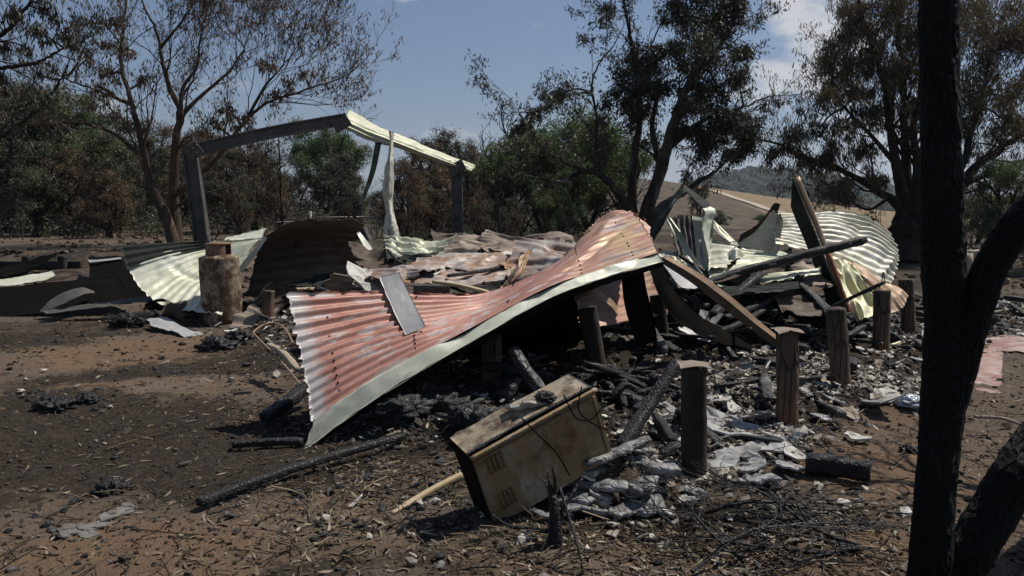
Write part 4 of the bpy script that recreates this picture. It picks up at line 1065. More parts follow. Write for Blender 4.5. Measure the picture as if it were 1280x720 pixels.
sheet('flange', [[(829, 322, 6.75), (868, 345, 7.0), (905, 372, 7.25), (940, 401, 7.5), (975, 428, 7.7)], [(832, 319, 6.82), (874, 342, 7.07), (912, 369, 7.32), (946, 398, 7.57), (979, 425, 7.77)]], [M['tan'], M['soot']], band, crumple=.012, cs=3, seed=14, nv=50)
sheet('web', [[(829, 322, 6.75), (868, 345, 7.0), (905, 372, 7.25), (940, 401, 7.5), (975, 428, 7.7)], [(827, 329, 6.77), (865, 354, 7.02), (900, 382, 7.27), (935, 409, 7.52), (969, 434, 7.71)]], [M['dark_brown'], M['black']], band, crumple=.015, cs=3, seed=15, nv=50)

# ------------------------------------------------------------------ left of the cylinder: pale fan sheet, hood, low sheets
sheet('roof_sheet', [
    [(150, 307, 11.25), (200, 305, 11.5), (255, 303, 11.8), (326, 298, 12.0)], [(159, 336, 11.15), (210, 320, 11.4), (262, 309, 11.8), (326, 300, 11.95)],
    [(190, 374, 10.7), (228, 346, 11.2), (272, 323, 11.6), (322, 303, 11.7)], [(236, 389, 10.4), (258, 361, 10.9), (284, 336, 11.3), (314, 313, 11.5)], [(278, 394, 10.3), (288, 371, 10.7), (298, 350, 11.0), (304, 332, 11.2)]],
    [M['pale'], M['soot_shade_green']], label='fan of pale corrugated sheet dipping to the ground behind the gas cylinder', cat='roof sheet', ribs=17, amp=.012, nv=80, crumple=.035, cs=2.0, jag=.8, seed=20, dents=((.3, .3, .9, .5, -.04, .05), (.45, .75, .95, .7, .03, .05)))
mbx = [[(150, 307, 11.2), (205, 303.5, 11.5), (262, 301, 11.8)], [(159, 337, 11.1), (210, 321, 11.38), (262, 309, 11.75)]]  # separate dark strip, the fold's shade put into its colour
sheet('roof_sheet', mbx, [M['soot_shade_green'], M['soot_shade_green']], label='upright fold darkened for shade along the top of the pale fan sheet', cat='roof sheet', ribs=3, amp=.01, nv=30, crumple=.01, seed=21)
sheet('roof_sheet', [[(330, 296, 10.95), (366, 277, 10.9), (410, 274, 10.9), (445, 275, 10.9), (461, 286, 10.9)], [(324, 308, 11.7), (362, 296, 11.8), (410, 292, 11.9), (448, 294, 11.7), (468, 306, 11.5)], [(316, 335, 12.1), (356, 328, 12.3), (410, 322, 12.3), (454, 322, 12.2), (476, 330, 11.7)], [(306, 372, 12.2), (352, 372, 12.3), (410, 368, 12.3), (460, 362, 12.2), (488, 352, 11.7)]],
      [M['brown'], M['black']], label='big sooty hood of corrugated roofing arching over rubble right of the gas cylinder', cat='roof sheet', ribs=9, amp=.011, nv=70, crumple=.03, cs=1.6, jag=.8, seed=22, flip=True)
sheet('pale_edge_strip', [[(296, 338, 11.0), (306, 325, 11.0), (318, 311, 11.0), (330, 296, 11.0)], [(301, 341, 10.95), (312, 329, 10.95), (323, 314, 10.95), (334, 297, 10.95)]], [M['green'], M['soot']], label='narrow pale strip of curled edge between the fan sheet and the sooty hood', cat='metal strip', crumple=.01, nv=24, seed=23)
sheet('roof_sheet', [[(280, 300, 12.6), (305, 299, 12.4), (328, 297, 12.2)], [(283, 297, 13.0), (308, 291, 12.9), (333, 284, 12.8)]], [M['pale'], M['soot']], label='pale wedge of sheet sticking up behind the fan sheet, left of the hood', cat='roof sheet', ribs=2, amp=.006, crumple=.02, seed=24, jag=.6)
sheet('edge_board', [[(446, 291, 10.6), (458, 312, 10.5), (474, 334, 10.4), (482, 343, 10.35)], [(450, 289, 10.65), (464, 308, 10.55), (479, 328, 10.45), (486, 340, 10.4)]], [M['pale'], M['soot']], label='narrow cream strip leaning at the right end of the sooty hood', cat='metal strip', thick=.012, crumple=.015, cs=4, nv=24, seed=25)
sheet('roof_sheet', [[(-80, 352, 12.7), (0, 349, 12.7), (40, 343, 12.8), (66, 339, 12.9)], [(-80, 359, 12.1), (0, 357, 12.1), (40, 353, 12.2), (70, 345, 12.4)]],
      [M['pale'], M['soot']], label='pale ribbed sheet edge lying on the bank at the left edge', cat='roof sheet', ribs=3, amp=.008, crumple=.02, jag=.6, seed=26, nv=50)
sheet('black_panel', [[(-70, 363, 11.95), (0, 359, 11.95), (60, 354, 12.0), (150, 346, 12.2)], [(-70, 400, 11.2), (0, 396, 11.2), (70, 388, 11.25), (165, 378, 11.4)]], [M['black'], M['black']], label='black panel facing out at the left edge, below a pale sheet edge', cat='metal sheet', crumple=.03, cs=2, seed=27, nv=40)  # near-black face below the pale top edge
sheet('roof_sheet', [[(112, 321, 13.6), (150, 320, 13.3), (165, 324, 13.0)], [(112, 330, 13.0), (151, 326, 12.8), (170, 336, 12.6)], [(108, 385, 11.4), (150, 378, 11.4), (192, 373, 11.35)]], [M['black'], M['black']], label='tall black sheet between the left edge sheets and the pale fan', cat='roof sheet', ribs=0, crumple=.03, cs=2, seed=28, nv=36)
sheet('metal_strip', [[(110, 325, 13.0), (130, 324, 12.95), (152, 321, 12.9)], [(112, 328, 12.9), (132, 326, 12.85), (153, 323.5, 12.8)]], [M['grey'], M['soot']], label='light metal strip capping the tall black sheet', cat='metal strip', crumple=.01, nv=20, seed=29)
sheet('curled_sheet', [[(50, 388, 11.0), (64, 375, 11.15), (84, 364, 11.3), (102, 360, 11.4), (117, 364, 11.5)], [(52, 390, 10.95), (72, 382, 10.9), (90, 374, 10.95), (106, 367, 11.2), (119, 366, 11.4)]], [M['dark_grey'], M['soot']], label='small curled grey sheet on the ground in front of the black sheets', cat='metal sheet', crumple=.02, nv=36, seed=30)
sheet('metal_strip', [[(54, 389, 10.85), (100, 382, 11.0), (150, 375, 11.1), (190, 370, 11.2)], [(58, 392, 10.75), (104, 387, 10.85), (152, 380, 10.95), (192, 375, 11.05)]], [M['dark_grey'], M['soot']], label='long smoky grey strip along the foot of the black sheets', cat='metal strip', crumple=.025, nv=40, seed=31)
sheet('metal_strip', [[(184, 400, 10.3), (206, 398, 10.3), (240, 411, 9.9), (280, 418, 9.7), (334, 424, 9.6)], [(187, 404, 10.1), (210, 408, 9.95), (245, 421, 9.5), (288, 432, 9.15), (331, 437, 9.0)], [(189, 407, 10.0), (214, 414, 9.7), (250, 428, 9.2), (292, 440, 8.8), (328, 443, 8.75)]], [M['grey'], M['soot']], label='long buckled grey metal strip lying on the dirt left of the red roofing', cat='metal strip', crumple=.035, cs=3.0, jag=.8, nv=60, seed=32)

# ------------------------------------------------------------------ middle: crumpled sheets behind the red section
sheet('roof_sheet', [[(488, 352, 8.8), (540, 356, 8.8), (600, 356, 8.9), (640, 345, 9.1)], [(500, 338, 9.3), (545, 342, 9.3), (600, 342, 9.4), (642, 334, 9.6)], [(520, 326, 9.9), (560, 324, 9.9), (605, 323, 10), (645, 320, 10.1)], [(530, 320, 10.3), (570, 318, 10.3), (615, 316, 10.4), (650, 312, 10.5)]],
      [M['rusty'], M['soot']], label='grey corrugated sheet with orange rust stains lying behind the red roofing', cat='roof sheet', ribs=9, amp=.012, crumple=.06, cs=2.0, jag=.7, seed=40, nv=90, dents=((.2, .2, .7, .5, -.06, .08), (.5, .6, .9, .95, .05, .06)))
sheet('roof_sheet', [[(612, 362, 8.7), (630, 352, 8.8), (645, 335, 9.0), (650, 318, 9.2)], [(625, 356, 8.8), (640, 342, 8.9), (652, 326, 9.2), (658, 312, 9.5)], [(645, 348, 9.0), (655, 335, 9.1), (662, 320, 9.4), (668, 308, 9.7)]],
      [M['tan'], M['soot']], label='tightly folded brown sheet at the right end of the rust stained sheet', cat='roof sheet', ribs=0, crumple=.03, cs=2, fold=.06, fs=6, jag=.8, seed=41, nv=50, nu=40)
sheet('roof_sheet', [[(642, 348, 9.2), (668, 344, 9.2), (700, 340, 9.3)], [(646, 335, 9.6), (672, 333, 9.6), (708, 328, 9.7)], [(650, 320, 10), (678, 319, 10), (715, 318, 10.1)], [(655, 308, 10.4), (682, 307, 10.4), (720, 309, 10.5)]],
      [M['brown'], M['soot']], label='brown corrugated sheet beside the slope of the red roofing', cat='roof sheet', ribs=6, amp=.02, crumple=.04, cs=2, jag=.8, seed=42, nv=44)
sheet('roof_sheet', [[(556, 322, 10.4), (575, 320, 10.5), (600, 322, 10.5), (625, 318, 10.6)], [(560, 312, 10.8), (580, 304, 10.9), (602, 306, 11), (622, 308, 11)], [(572, 303, 11.2), (592, 298, 11.3), (608, 301, 11.3), (618, 306, 11.3)]],
      [M['brown'], M['soot']], label='crumpled dark brown hump of sheet below the right carport post', cat='roof sheet', ribs=0, crumple=.10, cs=2.4, fold=.08, fs=8, jag=.8, seed=43, nv=70, nu=60)
sheet('roof_sheet', [[(484, 325, 10.2), (510, 328, 10.1), (542, 324, 10.2)], [(482, 312, 10.6), (512, 314, 10.5), (548, 312, 10.5)], [(480, 298, 11), (508, 303, 10.9), (540, 312, 10.8)]],
      [M['green'], M['soot']], label='crumpled pale green sheet below the hanging flashing', cat='roof sheet', ribs=5, amp=.015, crumple=.09, cs=2.8, fold=.06, fs=9, jag=.8, seed=44, nv=70, nu=60)
sheet('roof_sheet', [[(500, 330, 9.9), (525, 330, 9.9), (545, 326, 10)], [(505, 322, 10.1), (528, 318, 10.1), (544, 314, 10.2)]], [M['soot_shade_green'], M['soot']], label='small dark folded sheet in front of the crumpled pale green one', cat='roof sheet', crumple=.06, cs=3, fold=.04, fs=4, seed=45, nv=40, nu=24)
sheet('roof_sheet', [[(545, 326, 10.3), (590, 321, 10.4), (636, 318, 10.5)], [(545, 319, 10.8), (590, 315, 10.9), (632, 312, 11)]], [M['green'], M['soot']], label='flat pale strip of sheet under the crumpled brown hump', cat='roof sheet', ribs=2, crumple=.03, seed=46, nv=30)

# sheets behind, right of centre
sheet('roof_sheet', [[(866, 268, 9.7), (879, 270, 9.6), (892, 275, 9.5)], [(868, 300, 9.5), (880, 305, 9.4), (890, 310, 9.3)], [(872, 338, 9.2), (882, 342, 9.1), (890, 346, 9.0)]], [M['sage'], M['soot']], label='folded sage green flashing standing on edge beside the pale green sheet', cat='metal strip', crumple=.05, cs=4, fold=.03, fs=3, seed=50, nv=40, nu=24)
sheet('roof_sheet', [[(886, 347, 8.6), (915, 343, 8.6), (945, 333, 8.7), (965, 326, 8.8)], [(886, 325, 9.0), (912, 323, 9.0), (946, 322, 9.05), (975, 324, 9.0)], [(887, 299, 9.5), (905, 303, 9.4), (945, 313, 9.3), (980, 322, 9.15)]],
      [M['green'], M['soot']], label='pale green corrugated sheet with a pointed right end behind the charred beam', cat='roof sheet', ribs=6, amp=.016, crumple=.02, jag=.5, seed=51, nv=50)
sheet('roof_sheet', [[(838, 275, 9.9), (842, 305, 9.7), (850, 330, 9.5)], [(858, 270, 10.0), (862, 302, 9.8), (866, 335, 9.6)], [(876, 270, 10.0), (877, 302, 9.8), (880, 338, 9.6)]], [M['dark_grey'], M['soot']], label='dark upright corrugated panel inside the bent flashing arch', cat='roof sheet', ribs=6, amp=.02, crumple=.03, jag=1.0, seed=52, nv=40)
sheet('metal_strip', [[(831, 274, 9.6), (846, 298, 9.4), (862, 325, 9.1), (882, 350, 8.8)], [(838, 271, 9.6), (853, 293, 9.4), (869, 321, 9.1), (890, 347, 8.8)]], [M['green'], M['soot']], label='pale strip leaning under the bent flashing arch', cat='metal strip', crumple=.02, cs=4, nv=36, fold=.015, fs=2, seed=53)
sheet('metal_strip', [[(892, 274, 9.6), (905, 288, 9.5), (920, 302, 9.4)], [(888, 279, 9.55), (900, 294, 9.45), (912, 304, 9.35)]], [M['green'], M['soot']], label='short pale strip running down right of the bent flashing arch', cat='metal strip', crumple=.01, nv=24, fold=.015, fs=2, seed=54)
sheet('bent_flashing', [[(801, 306, 9.5), (815, 282, 9.5), (832, 254, 9.5), (848, 237, 9.5), (860, 234, 9.5), (875, 244, 9.5), (891, 259, 9.5), (882, 275, 9.45), (876, 300, 9.4), (880, 330, 9.2), (884, 350, 9.0)],
                        [(806, 310, 9.35), (822, 288, 9.3), (838, 260, 9.3), (850, 246, 9.35), (859, 241, 9.4), (869, 252, 9.35), (881, 265, 9.3), (877, 280, 9.25), (881, 303, 9.15), (887, 330, 9.0), (890, 350, 8.8)],
                        [(813, 306, 9.5), (826, 285, 9.5), (840, 258, 9.5), (853, 243, 9.5), (862, 239, 9.5), (873, 250, 9.5), (894, 262, 9.45), (890, 276, 9.4), (886, 300, 9.3), (892, 330, 9.15), (894, 350, 9.0)]],
      [M['sage'], M['soot_shade_green']], label='sage green flashing bent into a tall arch behind the roof tip', cat='metal strip', crumple=.035, cs=5, nv=110, nu=24, seed=55, fold=.01, fs=3)
sheet('roof_sheet', [[(815, 330, 9.3), (850, 332, 9.3), (880, 345, 9.0)], [(815, 318, 9.8), (850, 318, 9.8), (880, 330, 9.5)]], [M['green'], M['soot']], label='torn pale sheet lying beneath the bent flashing arch', cat='roof sheet', ribs=4, amp=.012, crumple=.06, cs=4, bite=.25, jag=1, seed=56, nv=40)
sheet('metal_sheet', [[(828, 330, 7.9), (850, 358, 7.9), (868, 362, 8.0)], [(836, 322, 8.3), (868, 338, 8.3), (892, 352, 8.4)]], [M['grey'], M['soot']], label='plain light grey sheet just behind the brown flashing', cat='metal sheet', crumple=.02, seed=57)
sheet('roof_sheet', [[(923, 304, 9.3), (938, 318, 9.2), (948, 332, 9.0), (952, 340, 8.9)], [(938, 296, 9.6), (948, 305, 9.5), (958, 318, 9.3), (960, 330, 9.1)], [(955, 276, 10.0), (965, 285, 9.9), (974, 298, 9.6), (972, 315, 9.4)], [(964, 264, 10.3), (972, 266, 10.3), (978, 275, 10.1), (978, 290, 10)]],
      [M['soot'], M['soot_shade_green']], label='dark curled sheet with a scalloped rim left of the big white sheet', cat='roof sheet', ribs=0, crumple=.02, seed=58, jag=.4, nv=40, flip=True)
rim = [P(*c) for c in ((922, 304, 9.25), (934, 297, 9.5), (946, 288, 9.8), (956, 275, 10.0), (964, 264, 10.25), (972, 265, 10.3))]
sheet('scalloped_edge', [rim, [q + np.array([.05, .04, .10]) for q in rim]], [M['soot'], M['soot']], label='scalloped black rim along the top of the dark curled sheet', cat='metal strip', world_pts=True, crumple=.006, nv=90, nu=8, fold=0)
sheet('roof_sheet', [
    [(970, 304, 9.5), (1010, 314, 9.5), (1045, 327, 9.5), (1085, 346, 9.5), (1113, 356, 9.6)], [(969, 290, 9.8), (1010, 296, 9.8), (1050, 303, 9.85), (1095, 318, 9.9), (1121, 335, 9.9)],
    [(969, 277, 10.1), (1010, 278, 10.1), (1050, 280, 10.15), (1092, 292, 10.2), (1123, 314, 10.1)], [(969, 265, 10.35), (1008, 266, 10.4), (1048, 262, 10.4), (1082, 268, 10.4), (1110, 286, 10.3)]],
    [M['white'], M['soot']], label='big whitened corrugated sheet with a rounded right end behind the leaning board', cat='roof sheet', ribs=11, amp=.016, crumple=.055, cs=2, jag=.9, seed=60, nv=90, dents=((.1, .55, .9, .7, -.05, .06), (.5, .2, 1, .35, -.04, .05), (.0, .85, .6, .95, .05, .06)))
sheet('roof_sheet', [[(1034, 322, 9.3), (1046, 350, 9.1), (1060, 380, 8.85), (1072, 402, 8.7)], [(1050, 326, 9.3), (1062, 350, 9.1), (1076, 376, 8.9), (1084, 398, 8.7)], [(1065, 335, 9.3), (1080, 355, 9.1), (1092, 374, 8.95), (1098, 388, 8.8)]],
      [M['yellow'], M['soot']], label='yellowed crumpled sheet drooping to a point below the leaning board', cat='roof sheet', ribs=0, crumple=.035, cs=3, fold=.05, fs=5, jag=.5, seed=61, nv=50, nu=50)
sheet('roof_sheet', [[(1048, 326, 9.4), (1075, 348, 9.2), (1098, 372, 9.1), (1112, 392, 9.0)], [(1060, 328, 9.5), (1088, 348, 9.3), (1115, 370, 9.2), (1128, 385, 9.1)], [(1072, 333, 9.6), (1098, 348, 9.5), (1122, 360, 9.4), (1133, 372, 9.3)]],
      [M['tan'], M['soot']], label='scorched tan rolled sheet bulging below the big white sheet', cat='roof sheet', ribs=0, crumple=.03, cs=3, fold=.035, fs=6, seed=62, nv=44, nu=44)
sheet('roof_sheet', [[(935, 353, 8.6), (985, 350, 8.6), (1025, 343, 8.7)], [(935, 346, 8.9), (985, 341, 8.9), (1025, 333, 9.0)]], [M['green'], M['soot']], label='half buried pale ribbed sheet under the charred beam', cat='roof sheet', ribs=4, amp=.016, crumple=.03, jag=.8, seed=63, nv=40)
sheet('roof_sheet', [[(900, 372, 8.1), (950, 366, 8.2), (1000, 362, 8.3)], [(905, 358, 8.5), (950, 356, 8.5), (1000, 352, 8.6)]], [M['soot_shade_green'], M['soot']], label='sooty sheet low in the debris left of the leaning board', cat='roof sheet', ribs=4, amp=.016, crumple=.04, jag=.8, seed=64, nv=40)
# red sheets flat on the ground at the right
sheet('roof_sheet', [[(1208, 440, 8.4), (1250, 440, 8.4), (1300, 442, 8.35), (1400, 444, 8.3)], [(1214, 414, 9.7), (1255, 413, 9.75), (1300, 412, 9.8), (1390, 412, 9.8)]], [M['red_dull'], M['soot']], label='large faded red sheet lying flat at the right edge behind the black trunk', cat='roof sheet', ribs=0, crumple=.035, cs=1.2, jag=.4, seed=65, nv=40)
sheet('roof_sheet', [[(1204, 486, 6.9), (1228, 490, 6.75), (1253, 495, 6.6)], [(1206, 462, 7.55), (1230, 464, 7.5), (1253, 467, 7.45)], [(1208, 436, 8.5), (1232, 437, 8.45), (1254, 438, 8.45)]], [M['red_dull'], M['soot']], label='narrower faded red sheet in front of the large one at the right edge', cat='roof sheet', ribs=5, amp=.006, crumple=.03, cs=1.5, jag=.5, seed=66, nv=36)

# leaning board and charred beam
bd = thing('leaning_board', 'long board leaning steeply in front of the big white sheet', 'board', P(1062, 400, 8.7))
mb = MB(); v, f, uv = beam([P(996, 222, 9.35), P(1030, 305, 9.1), P(1064, 402, 8.75)], .055, .05, up=(0, -1, .2), rough=.05, seg=24, seed=70); mb.add(v, f, 0, .5, uv); mb.obj('edge', M['tan'], bd)
sheet('flank', [[(991, 222, 9.3), (1024, 305, 9.05), (1058, 396, 8.72)], [(988, 258, 9.36), (1010, 312, 9.2), (1038, 386, 8.95)]], [M['soot_shade_green'], M['soot_shade_green']], bd, thick=.02, crumple=.008, nv=30)  # side away from the sun, painted dark as its shade
M['oxide'] = plain_mat('oxide_paint', (.26, .085, .05), (.32, .12, .08), 7, .7, .2, None, .2)
mb = MB(); v, f, uv = beam([P(1037, 318, 9.02), P(1064, 396, 8.72)], .03, .04, up=(0, -1, .2), rough=.05, seg=10, seed=71); mb.add(v, f, 0, .5, uv); mb.obj('painted_edge', M['oxide'], bd)


def timber(name, pts, w, h, label, cat='timber', mat='char', group=None, rough=.2, seed=0, up=(0, 0, 1), seg=22, end=.25, rs=11):
    mb = MB(); v, f, uv = beam(pts, w, h, up, rough, rs, seed, seg, .18, end); mb.add(v, f, 0, .5, uv)
    return tag(mb.obj(name, M[mat]), label, cat, group)

BG = 'charred timbers in the ruin'
timber('charred_beam', [P(882, 355, 8.5), P(950, 333, 8.65), P(1020, 315, 8.8), P(1082, 299, 8.95)], .09, .09, 'long charred beam sloping up to the right across the white and green sheets', seed=72, group=BG, seg=50)
timber('charred_beam', [P(890, 395, 8.0), P(920, 368, 8.3), P(948, 345, 8.6)], .10, .09, 'charred beam slanting below the left end of the long charred beam', seed=73, group=BG)
timber('charred_beam', [P(985, 345, 8.8), P(1020, 375, 8.4), P(1042, 400, 8.0)], .10, .08, 'burnt timber running down from the long beam towards the front stumps', seed=74, group=BG)
timber('charred_log', [G(248, 628, .05), G(330, 598, .06), G(410, 572, .07), G(505, 545, .07)], .048, .045, 'long thin charred pole on the ground below the red roofing', seed=75, group=BG, seg=60, rough=.16)
timber('charred_log', [G(330, 522, .06), G(360, 502, .1), G(386, 482, .16)], .10, .09, 'thick charred chunk propped at the left edge of the red roofing', seed=76, group=BG)
timber('charred_log', [G(290, 556, .03), G(330, 553, .04), G(378, 551, .04)], .05, .045, 'thin charred stick on the dirt left of the pale flashing foot', seed=77, group=BG)
timber('charred_log', [G(1008, 578, .09), G(1045, 582, .09), G(1088, 590, .08)], .10, .11, 'short square charred timber on the orange dirt right of the grey flakes', seed=78, group=BG, rough=.13, end=.03)
timber('charred_log', [P(776, 560, 4.75), P(810, 508, 5.0), P(848, 452, 5.2)], .075, .07, 'charred stick slanting up behind the tan box towards the front stump', seed=79, group=BG)
timber('charred_log', [P(640, 436, 6.0), P(655, 460, 5.9), P(680, 492, 5.75)], .085, .08, 'charred timber leaning in the dark under the red roofing', mat='char_ash', seed=80, group=BG)
timber('charred_log', [P(895, 486, 6.3), P(920, 484, 6.35), P(955, 478, 6.45)], .09, .07, 'flat charred timber between the second and third front stumps', seed=81, group=BG)
timber('charred_log', [P(1000, 462, 7.6), P(1060, 455, 7.9), P(1118, 450, 8.2)], .13, .09, 'dark charred plank lying behind the third and fourth stumps', seed=82, group=BG)
timber('charred_log', [P(992, 515, 6.1), P(1010, 505, 6.3), P(1000, 480, 6.6)], .10, .08, 'charred stub leaning behind the second front stump', seed=83, group=BG)
timber('raw_stick', [G(490, 643, .02), G(530, 618, .05), G(577, 593, .1)], .032, .028, 'pale unburnt stick on the ground left of the tan box', mat='wood_tan', seed=84, rough=.08, end=.1)
timber('raw_plank', [P(757, 640, 4.15), P(780, 668, 4.0), P(805, 702, 3.78)], .035, .05, 'pale half burnt plank leaning among the grey ash slabs', mat='wood_tan', seed=85, rough=.12)
timber('grey_timber', [P(517, 361, 8.6), P(540, 361, 8.6), P(562, 360, 8.65)], .06, .09, 'short grey timber lying on the rust stained sheet', mat='dark_grey', seed=86, rough=.04, end=.02)
timber('pale_timber', [P(541, 352, 8.5), P(575, 357, 8.4), P(612, 366, 8.25)], .07, .035, 'pale split timber on the upper edge of the red roofing', mat='wood_tan', seed=87, rough=.1)
timber('dark_rod', [P(484, 312, 10.0), P(500, 328, 9.8), P(520, 334, 9.7), P(547, 341, 9.6)], .035, .03, 'bent black rod on the sheet right of the sooty hood', seed=88, rough=.1)
timber('charred_beam', [P(455, 285, 10.8), P(470, 315, 10.6), P(488, 345, 10.3)], .10, .07, 'sooty timber at the right end of the hood', seed=89, group=BG)
timber('burnt_plank', [P(1108, 440, 8.5), P(1138, 430, 8.7), P(1172, 418, 8.9)], .03, .14, 'yellow stained board on edge behind the fourth stump', mat='yellow', seed=90, rough=.03, end=.02)
timber('charred_beam', [P(575, 555, 4.95), P(600, 535, 5.2), P(625, 515, 5.4)], .14, .09, 'crazed charcoal block at the back corner of the tan box', seed=91, group=BG, mat='char_ash')
timber('charred_beam', [P(520, 515, 5.9), P(560, 500, 6.0), P(600, 505, 6.0)], .14, .1, 'blackened timber in the dark below the middle of the red roofing', seed=92, group=BG)

# thin rusty chair frame left of the red roofing
def rods(name, paths, rad, mat, label, cat):
    mb = MB()
    for p in paths: v, f, uv = tube(dense(p, 24), rad, 7); mb.add(v, f, 0, .5, uv)
    return tag(mb.obj(name, mat), label, cat)
rods('bent_rod_frame', [[P(375, 480, 6.3), P(350, 450, 6.9), P(320, 420, 7.4), P(318, 414, 7.5), P(330, 406, 7.6), P(345, 404, 7.6), P(357, 412, 7.4), P(366, 428, 7.1)], [P(338, 438, 7.1), P(355, 434, 7.0), P(366, 428, 7.0)]], .0075, M['tan'], 'bent rusty rod frame beside the left edge of the red roofing', 'metal frame')
timber('grey_timber', [P(336, 432, 7.3), P(352, 440, 7.0), P(372, 462, 6.7)], .06, .05, 'grey timber end behind the bent rod frame', mat='wood_grey', seed=93)

# ------------------------------------------------------------------ gas cylinder
gc = thing('gas_cylinder', 'rusty scorched gas cylinder standing upright left of the red roofing', 'gas cylinder', P(277, 404, 10.6))
c0 = P(279, 402, 10.6); s = 10.6 / FPX
ax = np.array([-.03, 0, 1.0])
prof = [(0, .0), (.02, 21.5), (.04, 23.5), (.10, 24.2), (.90, 24.2), (.955, 23.8), (.985, 21.5), (1.0, 17.0)]
hs = 84 * s
pts = [c0 + ax * (a * hs) for a, b in prof]
v, f, uv = tube(dense(pts, 40), crom(np.array([[max(b, 2)] for a, b in prof]), np.linspace(0, 1, 40), 0)[:, 0] * s, 36, .03, 6, 5)
M['cyl'] = plain_mat('scorched_cylinder', (.19, .14, .09), (.33, .28, .20), 11, .8, .2, None, .4, (.075, .042, .025), .49)
mb = MB(); mb.add(v, f, 0, .5, uv); mb.obj('body', M['cyl'], gc)
M['rust_cap'] = plain_mat('rusty_shroud', (.15, .085, .05), (.24, .16, .10), 9, .8, .2)
mb = MB(); a = np.linspace(.5, 2 * math.pi - .6, 30); tc = c0 + ax * hs
ring = lambda z, rr: [tc + np.array([math.cos(q) * rr * s, math.sin(q) * rr * s, z]) for q in a]
add_sheet(mb, [ring(-.03, 15.0), ring(.15, 14.6)], nv=60, nu=6, thick=.006, world_pts=True, flip=True); mb.obj('collar', [M['rust_cap'], M['rust_cap']], gc)
mb = MB(); v, f, uv = tube([tc + [0, 0, .145], tc + [0, 0, .165]], [16 * s, 15.5 * s], 26); mb.add(v, f); mb.obj('collar_cap', M['rust_cap'], gc)
mb = MB(); v, f, uv = tube([tc, tc + [0, 0, .05], tc + [0, 0, .1]], [.05, .035, .03], 12); mb.add(v, f); mb.obj('valve', M['dark_grey'], gc)
mb = MB(); v, f, uv = tube([c0 - ax * .03, c0 + ax * .05], [21 * s, 21.5 * s], 30); mb.add(v, f); mb.obj('foot_ring', M['rust_cap'], gc)

# ------------------------------------------------------------------ tan metal box
L3, D3, H3 = .7316, .245, .4292
a_, b_, c_ = .4439, .1418, -.3699
def R3(a, b, c):
    ca, sa, cb, sb, cc, sc = math.cos(a), math.sin(a), math.cos(b), math.sin(b), math.cos(c), math.sin(c)
    return np.array([[ca, -sa, 0], [sa, ca, 0], [0, 0, 1]]) @ np.array([[cc, 0, sc], [0, 1, 0], [-sc, 0, cc]]) @ np.array([[1, 0, 0], [0, cb, -sb], [0, sb, cb]])
RB = R3(a_, b_, c_); B0 = np.array([-.0814, 3.8199, -.0022])
bp = lambda x, y, z: B0 + RB @ np.array([x, y, z])
bx = thing('metal_box', 'tan scorched metal box lying tilted in the debris at front centre', 'metal box', B0 + [0.2, .1, 0])
t = NT('scorched_tan_enamel')
n = t.noise(3.2, 8, .7, 'UV'); n2 = t.noise(14, 6, .7, 'UV')
c = t.mix(t.ramp(n, .38, .62), (.20, .135, .062), (.285, .20, .115))
c = t.mix(t.ramp(t.noise(2.6, 8, .75, 'UV', (1, 2.2, 1), 3), .50, .62), c, (.33, .29, .22))
c = t.mix(t.ramp(t.math('ADD', t.noise(4, 7, .7, 'UV', None, 8), t.math('MULTIPLY', n2, .3)), .74, .86), c, (.13, .05, .02))
c = t.mix(t.ramp(n2, .54, .70, 0, .75), c, (.055, .040, .025))
t.bump(n2, .25, .006)
M['tan_box'] = t.done(c, .6, 0, .3)
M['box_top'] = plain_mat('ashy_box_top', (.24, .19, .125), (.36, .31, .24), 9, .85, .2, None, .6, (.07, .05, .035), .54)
M['box_end'] = plain_mat('shaded_box_end', (.055, .038, .024), (.09, .062, .035), 6, .7, .25, None, .3, (.02, .016, .013), .6)  # unlit sides of the box, their shade mixed into the colour
def face(name, q, mat, off=(0, 0, 0), thick=.004, **k):
    return sheet(name, [[bp(*q[0]), bp(*q[1])], [bp(*q[3]), bp(*q[2])]], [mat, M['soot']], bx, world_pts=True, nv=40, nu=30, thick=thick, cs=3.5, **k)
face('front_panel', [(0, 0, 0), (L3, 0, 0), (L3, 0, H3), (0, 0, H3)], M['tan_box'], crumple=.016, seed=1, flip=False, dents=((.2, .3, .8, .5, -.012, .12), (.1, .8, .6, .9, .010, .1)))
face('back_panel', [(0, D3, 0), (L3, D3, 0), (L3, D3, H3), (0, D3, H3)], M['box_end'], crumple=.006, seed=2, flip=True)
face('top_panel', [(-.004, .035, H3 + .004), (L3 + .003, .035, H3 + .004), (L3 + .003, D3, H3 + .004), (-.004, D3, H3 + .004)], M['box_top'], crumple=.014, seed=3)
for xa, xb in ((.03, .035), (L3 - .04, L3 - .035)):
    pass
mb = MB(); v, f, uv = beam([bp(.012, -.005, H3 - .03), bp(L3 - .012, -.005, H3 - .034)], .008, .007, up=RB @ np.array([0, 1.0, 0]), rough=.2, seg=30, seed=8); mb.add(v, f, 0, .5, uv); mb.obj('seam', M['rust_cap'], bx)
mb = MB(); v, f, uv = beam([bp(L3 - .02, -.004, .02), bp(L3 - .024, -.004, H3 - .04)], .012, .008, up=RB @ np.array([0, 1.0, 0]), rough=.2, seg=20, seed=9); mb.add(v, f, 0, .5, uv); mb.obj('corner_strip', M['rust_cap'], bx)
for q in (.04, H3 - .06):
    for x in (.02, L3 - .045):
        mb = MB(); v, f, uv = tube([bp(x, .0, q), bp(x, -.009, q)], [.008, .006], 8); mb.add(v, f); mb.obj('bolt_head', M['rust_cap'], bx)
